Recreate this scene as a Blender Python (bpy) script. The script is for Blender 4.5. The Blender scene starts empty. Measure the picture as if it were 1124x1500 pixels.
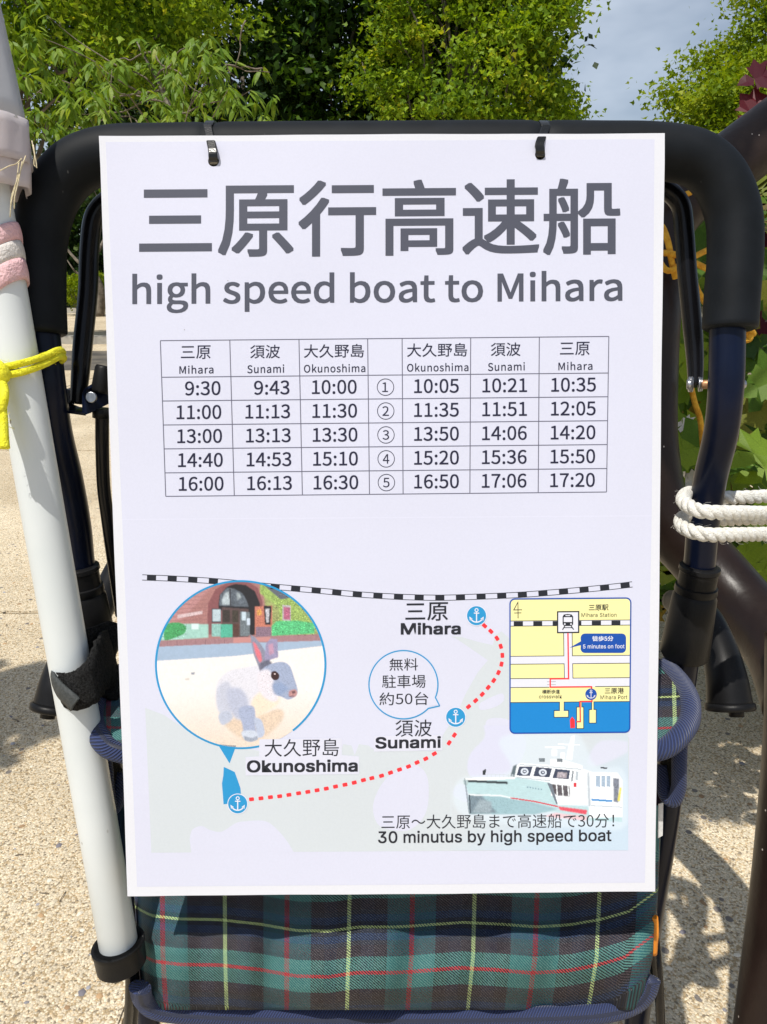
import bpy, bmesh, math, random, os
import numpy as np
from mathutils import Vector, Matrix

R = math.radians
random.seed(7)
rng = np.random.default_rng(7)
scene = bpy.context.scene
COL = scene.collection

# ------------------------------------------------------------------ camera, sky, sun, exposure
CAM_H = 0.82
PITCH = R(17.0)
cam_d = bpy.data.cameras.new('camera')
cam = bpy.data.objects.new('camera', cam_d)
COL.objects.link(cam)
cam.location = (0, 0, CAM_H)
cam.rotation_euler = (math.pi / 2 - PITCH, 0, 0)
cam_d.sensor_fit = 'VERTICAL'
cam_d.sensor_height = 36.0
cam_d.lens = 26.0
cam_d.clip_start = 0.01
cam_d.clip_end = 400
scene.camera = cam

SUN_EL = R(62)
SUN_AZ_LEFT = R(32)          # the sun stands behind the viewer, to the left
sun_dir = Vector((-math.sin(SUN_AZ_LEFT) * math.cos(SUN_EL), -math.cos(SUN_AZ_LEFT) * math.cos(SUN_EL), math.sin(SUN_EL)))
w = bpy.data.worlds.new('World')
scene.world = w
w.use_nodes = True
nt = w.node_tree
nt.nodes.clear()
wo = nt.nodes.new('ShaderNodeOutputWorld')
bg = nt.nodes.new('ShaderNodeBackground')
sky = nt.nodes.new('ShaderNodeTexSky')
sky.sky_type = 'NISHITA'
sky.sun_disc = False
sky.sun_elevation = SUN_EL
sky.sun_rotation = math.pi + SUN_AZ_LEFT
sky.air_density = 1.0
sky.dust_density = 1.6
sky.ozone_density = 1.2
tc = nt.nodes.new('ShaderNodeTexCoord')
cn = nt.nodes.new('ShaderNodeTexNoise')
cn.inputs['Scale'].default_value = 2.3
cn.inputs['Detail'].default_value = 5
cn.inputs['Roughness'].default_value = 0.55
cmap = nt.nodes.new('ShaderNodeMapping')
cmap.inputs['Scale'].default_value = (1, 1, 2.4)
cr = nt.nodes.new('ShaderNodeValToRGB')
cr.color_ramp.elements[0].position = 0.42
cr.color_ramp.elements[0].color = (0.12, 0.12, 0.12, 1)
cr.color_ramp.elements[1].position = 0.72
cr.color_ramp.elements[1].color = (0.72, 0.72, 0.72, 1)
cm = nt.nodes.new('ShaderNodeMixRGB')
cm.inputs['Color2'].default_value = (9.4, 10.4, 11.8, 1)
nt.links.new(tc.outputs['Generated'], cmap.inputs['Vector'])
nt.links.new(cmap.outputs[0], cn.inputs['Vector'])
nt.links.new(cn.outputs['Fac'], cr.inputs['Fac'])
nt.links.new(cr.outputs['Color'], cm.inputs['Fac'])
nt.links.new(sky.outputs[0], cm.inputs['Color1'])
nt.links.new(cm.outputs[0], bg.inputs['Color'])
bg.inputs['Strength'].default_value = 0.085
nt.links.new(bg.outputs[0], wo.inputs[0])

sun_d = bpy.data.lights.new('sun', 'SUN')
sun_d.energy = 4.4
sun_d.angle = R(0.55)
sun_d.color = (1.0, 0.955, 0.88)
sun_o = bpy.data.objects.new('sun', sun_d)
COL.objects.link(sun_o)
sun_o.rotation_euler = sun_dir.to_track_quat('Z', 'Y').to_euler()

scene.view_settings.view_transform = 'Standard'
scene.view_settings.look = 'None'
scene.view_settings.gamma = 1.0
scene.view_settings.exposure = 0.05
scene.view_settings.use_curve_mapping = False
scene.cycles.max_bounces = 6
scene.cycles.transparent_max_bounces = 8

# ------------------------------------------------------------------ places
# The notice is an A3 sheet on a chair back that leans 13 degrees. Every place below is measured
# as (x, y) on that plane seen from the camera and w metres behind the face of the notice.
FPX = 1500 * 26.0 / 36.0
cR = np.array(cam.rotation_euler.to_matrix())
pa, pb, pc = 0.0678, 0.00445, 0.0107
pose = Matrix.Rotation(pa, 3, 'X') @ Matrix.Rotation(pb, 3, 'Y') @ Matrix.Rotation(pc, 3, 'Z')
pR = cR @ np.array(pose)
POS = np.array([0, 0, CAM_H]) + cR @ np.array([0.00197, -0.00858, -0.4103])
PU, PV, PN = pR[:, 0], pR[:, 1], pR[:, 2]
CAMP = np.array([0, 0, CAM_H])


def rays(px, py):
    px = np.asarray(px, float); py = np.asarray(py, float)
    d = np.stack([(px - 562) / FPX, -(py - 750) / FPX, -np.ones_like(px)], -1)
    return d @ cR.T


def PP(px, py, wd=0.0):
    d = rays(px, py)
    o = POS - PN * np.asarray(wd, float)[..., None] if np.ndim(wd) else POS - PN * wd
    t = np.sum((o - CAMP) * PN, -1) / (d @ PN)
    return CAMP + d * t[..., None]


def P(px, py, wd=0.0):
    return Vector(PP(np.array([px]), np.array([py]), wd)[0])


def at_depth(px, py, Y):
    d = rays(np.array([px]), np.array([py]))[0]
    return Vector(CAMP + d * (Y / d[1]))


def on_ground(px, py):
    d = rays(np.array([px]), np.array([py]))[0]
    return Vector(CAMP + d * (-CAM_H / d[2]))


# ------------------------------------------------------------------ objects
def link(name, me, mat=None, parent=None):
    o = bpy.data.objects.new(name, me)
    COL.objects.link(o)
    if mat is not None:
        if not me.materials:
            me.materials.append(mat)
    if parent is not None:
        o.parent = parent
        o.matrix_parent_inverse = Matrix.Translation(-Vector(parent.location))
    return o


def thing(name, label, cat, loc=(0, 0, 0), group=None):
    o = bpy.data.objects.new(name, None)
    COL.objects.link(o)
    o.location = loc
    o.empty_display_size = 0.05
    tag(o, label, cat, group)
    return o


def tag(o, label, cat, group=None):
    o['label'] = label
    o['category'] = cat
    if group:
        o['group'] = group
    return o


def mesh(name, verts, faces, mat, parent=None, smooth=False):
    me = bpy.data.meshes.new(name)
    me.from_pydata([tuple(v) for v in verts], [], faces)
    if smooth:
        me.shade_smooth()
    me.update()
    return link(name, me, mat, parent)


def spline(pts, n=8, closed=False):
    """Catmull-Rom through rows of any width"""
    p = np.array([list(q) for q in pts], float)
    if len(p) < 3:
        return p
    if closed:
        ext = np.vstack([p[-1], p, p[0], p[1]])
    else:
        ext = np.vstack([2 * p[0] - p[1], p, 2 * p[-1] - p[-2]])
    out = []
    for i in range(1, len(ext) - 2):
        a, b, c, d = ext[i - 1:i + 3]
        for k in range(n):
            t = k / n
            out.append(0.5 * (2 * b + (c - a) * t + (2 * a - 5 * b + 4 * c - d) * t * t + (3 * b - 3 * c + d - a) * t ** 3))
    if not closed:
        out.append(ext[-2])
    return np.array(out)


def tube_data(path, rad, seg=12, caps=True, flat=1.0, flat_dir=None, closed=False):
    path = np.asarray(path, float)
    n = len(path)
    rad = np.broadcast_to(np.asarray(rad, float), (n,))
    if closed:
        T = np.roll(path, -1, 0) - np.roll(path, 1, 0)
    else:
        T = np.gradient(path, axis=0)
    T /= np.linalg.norm(T, axis=1)[:, None] + 1e-12
    verts, faces = [], []
    ref = np.array(flat_dir if flat_dir is not None else (0, 1, 0.13), float)
    a = ref - T[0] * np.dot(ref, T[0])
    if np.linalg.norm(a) < 1e-3:
        ref = np.array([1, 0, 0.1]); a = ref - T[0] * np.dot(ref, T[0])
    a /= np.linalg.norm(a)
    for i in range(n):
        if flat_dir is not None:
            q = ref - T[i] * np.dot(ref, T[i])
            if np.linalg.norm(q) > 1e-3:
                a = q
        a = a - T[i] * np.dot(a, T[i]); a /= np.linalg.norm(a)
        b = np.cross(T[i], a)
        for k in range(seg):
            th = 2 * math.pi * k / seg
            verts.append(path[i] + rad[i] * (a * math.cos(th) * flat + b * math.sin(th)))
    m = n if closed else n - 1
    for i in range(m):
        j = (i + 1) % n
        for k in range(seg):
            k2 = (k + 1) % seg
            faces.append((i * seg + k, i * seg + k2, j * seg + k2, j * seg + k))
    if caps and not closed:
        faces.append(tuple(range(seg))[::-1])
        faces.append(tuple((n - 1) * seg + k for k in range(seg)))
    return verts, faces


def tube(name, path, rad, mat, parent=None, **kw):
    v, f = tube_data(path, rad, **kw)
    o = mesh(name, v, f, mat, parent)
    me = o.data
    sm = [len(p.vertices) == 4 for p in me.polygons]
    me.polygons.foreach_set('use_smooth', sm)
    return o


def merged(name, datas, mat, parent=None, smooth=True):
    V, F = [], []
    for v, f in datas:
        k = len(V)
        V += list(v)
        F += [tuple(i + k for i in g) for g in f]
    o = mesh(name, V, F, mat, parent)
    o.data.polygons.foreach_set('use_smooth', [smooth and len(p.vertices) == 4 for p in o.data.polygons])
    return o


def pxpath(pts, n=8):
    """rows (px, py, w) -> smoothed world path"""
    s = spline(pts, n)
    return PP(s[:, 0], s[:, 1], s[:, 2])


def box_data(c, sx, sy, sz, M=None, bev=0.0):
    bm = bmesh.new()
    bmesh.ops.create_cube(bm, size=1)
    bmesh.ops.scale(bm, vec=(sx, sy, sz), verts=bm.verts)
    if bev:
        bmesh.ops.bevel(bm, geom=bm.edges, offset=bev, segments=2, affect='EDGES')
    if M is not None:
        bmesh.ops.transform(bm, matrix=M, verts=bm.verts)
    bmesh.ops.translate(bm, vec=c, verts=bm.verts)
    bm.verts.index_update()
    v = [tuple(x.co) for x in bm.verts]
    f = [tuple(x.index for x in g.verts) for g in bm.faces]
    bm.free()
    return v, f


# ------------------------------------------------------------------ materials
def lin(r, g, b):
    def f(c):
        c /= 255.0
        return c / 12.92 if c <= 0.04045 else ((c + 0.055) / 1.055) ** 2.4
    return (f(r), f(g), f(b), 1)


def new_mat(name):
    m = bpy.data.materials.new(name)
    m.use_nodes = True
    t = m.node_tree
    return m, t, t.nodes['Principled BSDF']


def nd(t, kind, **kw):
    n = t.nodes.new(kind)
    for k, v in kw.items():
        if k in n.inputs:
            n.inputs[k].default_value = v
        else:
            setattr(n, k, v)
    return n


def ramp(t, stops, interp='LINEAR'):
    n = t.nodes.new('ShaderNodeValToRGB')
    n.color_ramp.interpolation = interp
    e = n.color_ramp.elements
    while len(e) < len(stops):
        e.new(0.5)
    for i, (p, c) in enumerate(stops):
        e[i].position = p
        e[i].color = c if len(c) == 4 else (*c, 1)
    return n


def mottled(name, c1, c2, scale=20, rough=0.5, bump=0.1, bscale=200, metallic=0.0, coat=0.0, spec=0.5, bdist=0.001, detail=4):
    m, t, b = new_mat(name)
    co = nd(t, 'ShaderNodeTexCoord')
    n = nd(t, 'ShaderNodeTexNoise', Scale=scale, Detail=detail)
    t.links.new(co.outputs['Object'], n.inputs['Vector'])
    r = ramp(t, [(0.35, c1), (0.68, c2)])
    t.links.new(n.outputs['Fac'], r.inputs['Fac'])
    t.links.new(r.outputs['Color'], b.inputs['Base Color'])
    b.inputs['Roughness'].default_value = rough
    b.inputs['Metallic'].default_value = metallic
    b.inputs['Coat Weight'].default_value = coat
    b.inputs['Specular IOR Level'].default_value = spec
    if bump:
        n2 = nd(t, 'ShaderNodeTexNoise', Scale=bscale, Detail=3)
        t.links.new(co.outputs['Object'], n2.inputs['Vector'])
        bp = nd(t, 'ShaderNodeBump', Strength=bump, Distance=bdist)
        t.links.new(n2.outputs['Fac'], bp.inputs['Height'])
        t.links.new(bp.outputs[0], b.inputs['Normal'])
    return m


def print_mat(name, col, rough=0.42):
    """ink or paper under a laminate film: fine print grain, soft film gloss with a slow ripple"""
    m, t, b = new_mat(name)
    co = nd(t, 'ShaderNodeTexCoord')
    n = nd(t, 'ShaderNodeTexNoise', Scale=900, Detail=2)
    t.links.new(co.outputs['Object'], n.inputs['Vector'])
    c = lin(*col) if isinstance(col[0], int) else (*col, 1)
    lo = tuple(x * 0.985 for x in c[:3]); hi = tuple(min(1, x * 1.012 + 0.001) for x in c[:3])
    r = ramp(t, [(0.3, lo), (0.7, hi)])
    t.links.new(n.outputs['Fac'], r.inputs['Fac'])
    t.links.new(r.outputs['Color'], b.inputs['Base Color'])
    film(t, b, co, rough)
    return m


def film(t, b, co, rough=0.42):
    b.inputs['Roughness'].default_value = rough
    b.inputs['Specular IOR Level'].default_value = 0.3
    n2 = nd(t, 'ShaderNodeTexNoise', Scale=7, Detail=1)
    t.links.new(co.outputs['Object'], n2.inputs['Vector'])
    bp = nd(t, 'ShaderNodeBump', Strength=0.4, Distance=0.008)
    t.links.new(n2.outputs['Fac'], bp.inputs['Height'])
    t.links.new(bp.outputs[0], b.inputs['Normal'])


def leaf_mat(name, stops, trans=0.35, rough=0.45, gain=1.0):
    m, t, b = new_mat(name)
    a = nd(t, 'ShaderNodeAttribute', attribute_name='tint')
    oi = nd(t, 'ShaderNodeObjectInfo')
    ad = nd(t, 'ShaderNodeMath', operation='ADD')
    mu = nd(t, 'ShaderNodeMath', operation='MULTIPLY')
    mu.inputs[1].default_value = 0.999
    t.links.new(a.outputs['Fac'], ad.inputs[0])
    us = nd(t, 'ShaderNodeAttribute', attribute_name='own', attribute_type='OBJECT')
    t.links.new(us.outputs['Fac'], ad.inputs[1])
    fr = nd(t, 'ShaderNodeMath', operation='FRACT')
    t.links.new(ad.outputs[0], fr.inputs[0])
    r = ramp(t, stops)
    t.links.new(fr.outputs[0], r.inputs['Fac'])
    co = nd(t, 'ShaderNodeTexCoord')
    n = nd(t, 'ShaderNodeTexNoise', Scale=60, Detail=3)
    t.links.new(co.outputs['Object'], n.inputs['Vector'])
    r2 = ramp(t, [(0.3, (0.7, 0.7, 0.7)), (0.7, (1.15, 1.15, 1.1))])
    t.links.new(n.outputs['Fac'], r2.inputs['Fac'])
    mx = nd(t, 'ShaderNodeMixRGB', blend_type='MULTIPLY')
    mx.inputs['Fac'].default_value = 1
    t.links.new(r.outputs['Color'], mx.inputs['Color1'])
    t.links.new(r2.outputs['Color'], mx.inputs['Color2'])
    t.links.new(mx.outputs[0], b.inputs['Base Color'])
    b.inputs['Roughness'].default_value = rough + 0.12
    b.inputs['Specular IOR Level'].default_value = 0.25
    tr = nd(t, 'ShaderNodeBsdfTranslucent')
    g = nd(t, 'ShaderNodeMixRGB', blend_type='MULTIPLY')
    g.inputs['Fac'].default_value = 1
    g.inputs['Color2'].default_value = (1.5, 1.35, 0.5, 1)
    t.links.new(mx.outputs[0], g.inputs['Color1'])
    t.links.new(g.outputs[0], tr.inputs['Color'])
    ms = nd(t, 'ShaderNodeMixShader')
    ms.inputs[0].default_value = trans
    out = t.nodes['Material Output']
    t.links.new(b.outputs[0], ms.inputs[1])
    t.links.new(tr.outputs[0], ms.inputs[2])
    t.links.new(ms.outputs[0], out.inputs[0])
    return m


M = {}
M['foam'] = mottled('foam rubber', (0.0055, 0.007, 0.009), (0.008, 0.010, 0.013), 60, 0.58, 0.35, 2600, bdist=0.0002, spec=0.15)
M['steel'] = mottled('navy black gloss paint', (0.003, 0.005, 0.015), (0.004, 0.008, 0.026), 30, 0.28, 0.05, 300, spec=0.2)
M['rod'] = mottled('black gloss rod', (0.004, 0.004, 0.005), (0.007, 0.007, 0.009), 40, 0.24, 0.04, 300, spec=0.28)
M['plastic'] = mottled('black moulded plastic', (0.006, 0.006, 0.0065), (0.010, 0.010, 0.011), 50, 0.42, 0.25, 1400, bdist=0.0003, spec=0.18)
M['bolt'] = mottled('zinc bolt', (0.35, 0.36, 0.38), (0.5, 0.5, 0.52), 200, 0.35, 0.1, 500, metallic=1)
M['brass'] = mottled('rusty brass', (0.35, 0.16, 0.07), (0.6, 0.36, 0.2), 300, 0.5, 0.3, 500, metallic=0.6)
M['pole'] = mottled('white enamel pole', (0.62, 0.66, 0.66), (0.69, 0.72, 0.72), 12, 0.33, 0.06, 60)
M['velcro'] = mottled('black hook and loop', (0.008, 0.008, 0.008), (0.03, 0.03, 0.03), 900, 0.95, 1.0, 1500, spec=0.1)
M['strapback'] = mottled('strap back', (0.03, 0.035, 0.035), (0.05, 0.055, 0.055), 500, 0.7, 0.6, 1300)
M['yellow'] = mottled('yellow cord', (0.72, 0.66, 0.01), (0.85, 0.82, 0.04), 250, 0.85, 1.0, 900)
M['ochre'] = mottled('ochre cord', (0.55, 0.24, 0.01), (0.75, 0.42, 0.03), 250, 0.85, 1.0, 900)
M['rope'] = mottled('white cotton rope', (0.68, 0.66, 0.60), (0.85, 0.84, 0.79), 500, 0.95, 1.0, 1600, spec=0.1)
M['straw'] = mottled('straw twine', (0.5, 0.42, 0.26), (0.7, 0.62, 0.42), 400, 0.9, 0.5, 900)
M['pink'] = mottled('pink towelling', (0.70, 0.43, 0.45), (0.79, 0.53, 0.54), 150, 0.95, 1.0, 700, spec=0.1)
M['offwhite'] = mottled('off white towelling', (0.6, 0.56, 0.53), (0.72, 0.68, 0.64), 150, 0.95, 1.0, 700, spec=0.1)
M['canopy'] = mottled('grey white umbrella cloth', (0.68, 0.69, 0.72), (0.78, 0.79, 0.82), 7, 0.6, 0.15, 60, bdist=0.003)
M['hem'] = mottled('sheer hem', (0.72, 0.67, 0.68), (0.84, 0.78, 0.79), 14, 0.5, 0.2, 80, bdist=0.003)
M['tie'] = mottled('black nylon tie', (0.006, 0.006, 0.006), (0.012, 0.012, 0.012), 100, 0.25, 0.1, 900)
M['navy'] = None
M['orange'] = mottled('orange plastic', (0.75, 0.22, 0.01), (0.85, 0.3, 0.02), 50, 0.5, 0.1, 300)
M['carelabel'] = mottled('white care label', (0.6, 0.6, 0.6), (0.72, 0.72, 0.72), 200, 0.7, 0.2, 900)
M['rubber'] = mottled('grey rubber', (0.03, 0.03, 0.03), (0.05, 0.05, 0.05), 90, 0.7, 0.3, 400)
M['bark'] = mottled('bark', (0.09, 0.075, 0.055), (0.22, 0.19, 0.15), 9, 0.9, 1.0, 26, bdist=0.02)
M['twig'] = mottled('twig', (0.11, 0.085, 0.06), (0.22, 0.18, 0.13), 40, 0.8, 0.5, 90)
M['kerb'] = mottled('kerb concrete', (0.32, 0.30, 0.26), (0.45, 0.43, 0.38), 6, 0.9, 0.5, 40, bdist=0.01)
M['soil'] = mottled('dark soil', (0.05, 0.04, 0.025), (0.12, 0.095, 0.06), 3, 0.95, 1.0, 14, bdist=0.03)


# weathered brown steel with chips
def brown_steel():
    m, t, b = new_mat('brown weathered steel paint')
    co = nd(t, 'ShaderNodeTexCoord')
    n = nd(t, 'ShaderNodeTexNoise', Scale=9, Detail=6, Roughness=0.6)
    t.links.new(co.outputs['Object'], n.inputs['Vector'])
    r = ramp(t, [(0.3, (0.010, 0.006, 0.005)), (0.55, (0.019, 0.011, 0.009)), (0.75, (0.034, 0.022, 0.018))])
    t.links.new(n.outputs['Fac'], r.inputs['Fac'])
    v = nd(t, 'ShaderNodeTexVoronoi', Scale=110)
    t.links.new(co.outputs['Object'], v.inputs['Vector'])
    n3 = nd(t, 'ShaderNodeTexNoise', Scale=14, Detail=2)
    t.links.new(co.outputs['Object'], n3.inputs['Vector'])
    s = ramp(t, [(0.0, (1, 1, 1)), (0.055, (0, 0, 0))], 'CONSTANT')
    s.color_ramp.elements[1].position = 0.085
    t.links.new(v.outputs['Distance'], s.inputs['Fac'])
    s2 = ramp(t, [(0.55, (0, 0, 0)), (0.6, (1, 1, 1))])
    t.links.new(n3.outputs['Fac'], s2.inputs['Fac'])
    mu = nd(t, 'ShaderNodeMixRGB', blend_type='MULTIPLY'); mu.inputs[0].default_value = 1
    t.links.new(s.outputs[0], mu.inputs[1]); t.links.new(s2.outputs[0], mu.inputs[2])
    mx = nd(t, 'ShaderNodeMixRGB')
    mx.inputs['Color2'].default_value = (0.45, 0.4, 0.36, 1)
    t.links.new(mu.outputs[0], mx.inputs['Fac'])
    t.links.new(r.outputs[0], mx.inputs['Color1'])
    t.links.new(mx.outputs[0], b.inputs['Base Color'])
    b.inputs['Specular IOR Level'].default_value = 0.25
    rr = ramp(t, [(0.3, (0.3, 0.3, 0.3)), (0.7, (0.5, 0.5, 0.5))])
    t.links.new(n.outputs['Fac'], rr.inputs['Fac'])
    t.links.new(rr.outputs[0], b.inputs['Roughness'])
    bp = nd(t, 'ShaderNodeBump', Strength=0.3, Distance=0.002)
    n4 = nd(t, 'ShaderNodeTexNoise', Scale=70, Detail=4)
    t.links.new(co.outputs['Object'], n4.inputs['Vector'])
    t.links.new(n4.outputs['Fac'], bp.inputs['Height'])
    t.links.new(bp.outputs[0], b.inputs['Normal'])
    return m


M['brown'] = brown_steel()


# navy twill binding: diagonal ribs in the UV of the band
def binding_mat():
    m, t, b = new_mat('navy herringbone binding')
    uv = nd(t, 'ShaderNodeUVMap')
    wv = nd(t, 'ShaderNodeTexWave', Scale=1.0, Distortion=0.4, Detail=1)
    wv.bands_direction = 'DIAGONAL'
    t.links.new(uv.outputs[0], wv.inputs['Vector'])
    wv.inputs['Scale'].default_value = 0.5
    n = nd(t, 'ShaderNodeTexNoise', Scale=3.0, Detail=3)
    t.links.new(uv.outputs[0], n.inputs['Vector'])
    r = ramp(t, [(0.15, (0.006, 0.012, 0.045)), (0.6, (0.014, 0.028, 0.105)), (0.95, (0.04, 0.065, 0.18))])
    mm = nd(t, 'ShaderNodeMixRGB'); mm.inputs[0].default_value = 0.4
    t.links.new(wv.outputs['Fac'], mm.inputs[1]); t.links.new(n.outputs['Fac'], mm.inputs[2])
    t.links.new(mm.outputs[0], r.inputs['Fac'])
    t.links.new(r.outputs[0], b.inputs['Base Color'])
    b.inputs['Roughness'].default_value = 0.8
    b.inputs['Sheen Weight'].default_value = 0.15
    bp = nd(t, 'ShaderNodeBump', Strength=0.9, Distance=0.0008)
    t.links.new(wv.outputs['Fac'], bp.inputs['Height'])
    t.links.new(bp.outputs[0], b.inputs['Normal'])
    return m


M['navy'] = binding_mat()


# woven tartan: warp and weft stripes crossed by a twill
def tartan_mat():
    m, t, b = new_mat('tartan twill')
    uv = nd(t, 'ShaderNodeUVMap')
    sp = nd(t, 'ShaderNodeSeparateXYZ')
    t.links.new(uv.outputs[0], sp.inputs[0])
    stops = [(0.0, (0.40, 0.030, 0.035)), (0.018, (0.055, 0.175, 0.155)), (0.175, (0.030, 0.018, 0.024)), (0.30, (0.022, 0.022, 0.034)),
             (0.35, (0.008, 0.026, 0.08)), (0.43, (0.003, 0.006, 0.018)), (0.484, (0.45, 0.55, 0.20))]
    cols = []
    for ax in ('X', 'Y'):
        fr = nd(t, 'ShaderNodeMath', operation='FRACT')
        t.links.new(sp.outputs[ax], fr.inputs[0])
        pg = nd(t, 'ShaderNodeMath', operation='PINGPONG')
        pg.inputs[1].default_value = 0.5
        t.links.new(fr.outputs[0], pg.inputs[0])
        s = list(stops)
        if ax == 'X':
            s = [(0.0, (0.24, 0.010, 0.022)), (0.016, (0.014, 0.09, 0.10)), (0.195, (0.006, 0.006, 0.011)), (0.30, (0.004, 0.008, 0.022)),
                 (0.40, (0.003, 0.004, 0.008)), (0.482, (0.38, 0.50, 0.20))]
        r = ramp(t, s, 'CONSTANT')
        t.links.new(pg.outputs[0], r.inputs['Fac'])
        cols.append(r)
    # twill diagonal
    a = nd(t, 'ShaderNodeMath', operation='MULTIPLY'); a.inputs[1].default_value = 40
    c = nd(t, 'ShaderNodeMath', operation='MULTIPLY'); c.inputs[1].default_value = 33
    t.links.new(sp.outputs['X'], a.inputs[0]); t.links.new(sp.outputs['Y'], c.inputs[0])
    s = nd(t, 'ShaderNodeMath', operation='SUBTRACT')
    t.links.new(a.outputs[0], s.inputs[0]); t.links.new(c.outputs[0], s.inputs[1])
    nz = nd(t, 'ShaderNodeTexNoise', Scale=60.0, Detail=2)
    t.links.new(uv.outputs[0], nz.inputs['Vector'])
    ns = nd(t, 'ShaderNodeMath', operation='MULTIPLY'); ns.inputs[1].default_value = 0.7
    t.links.new(nz.outputs['Fac'], ns.inputs[0])
    s2 = nd(t, 'ShaderNodeMath', operation='ADD')
    t.links.new(s.outputs[0], s2.inputs[0]); t.links.new(ns.outputs[0], s2.inputs[1])
    f2 = nd(t, 'ShaderNodeMath', operation='FRACT')
    t.links.new(s2.outputs[0], f2.inputs[0])
    p2 = nd(t, 'ShaderNodeMath', operation='PINGPONG'); p2.inputs[1].default_value = 0.5
    t.links.new(f2.outputs[0], p2.inputs[0])
    tr = ramp(t, [(0.16, (0, 0, 0)), (0.30, (1, 1, 1))])
    t.links.new(p2.outputs[0], tr.inputs['Fac'])
    mx = nd(t, 'ShaderNodeMixRGB')
    t.links.new(tr.outputs[0], mx.inputs['Fac'])
    t.links.new(cols[0].outputs[0], mx.inputs['Color1'])
    t.links.new(cols[1].outputs[0], mx.inputs['Color2'])
    # pale fibre flecks that catch on the twill
    fn = nd(t, 'ShaderNodeTexNoise', Scale=150.0, Detail=2)
    t.links.new(uv.outputs[0], fn.inputs['Vector'])
    fr2 = ramp(t, [(0.5, (0, 0, 0)), (0.75, (0.36, 0.36, 0.36))])
    t.links.new(fn.outputs['Fac'], fr2.inputs['Fac'])
    fm = nd(t, 'ShaderNodeMixRGB', blend_type='MULTIPLY'); fm.inputs[0].default_value = 1
    t.links.new(fr2.outputs[0], fm.inputs[1]); t.links.new(tr.outputs[0], fm.inputs[2])
    m2 = nd(t, 'ShaderNodeMixRGB')
    m2.inputs['Color2'].default_value = (0.46, 0.48, 0.50, 1)
    t.links.new(fm.outputs[0], m2.inputs['Fac']); t.links.new(mx.outputs[0], m2.inputs['Color1'])
    t.links.new(m2.outputs[0], b.inputs['Base Color'])
    b.inputs['Roughness'].default_value = 0.7
    b.inputs['Specular IOR Level'].default_value = 0.35
    bp = nd(t, 'ShaderNodeBump', Strength=0.7, Distance=0.0006)
    t.links.new(p2.outputs[0], bp.inputs['Height'])
    t.links.new(bp.outputs[0], b.inputs['Normal'])
    return m


M['tartan'] = tartan_mat()


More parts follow.
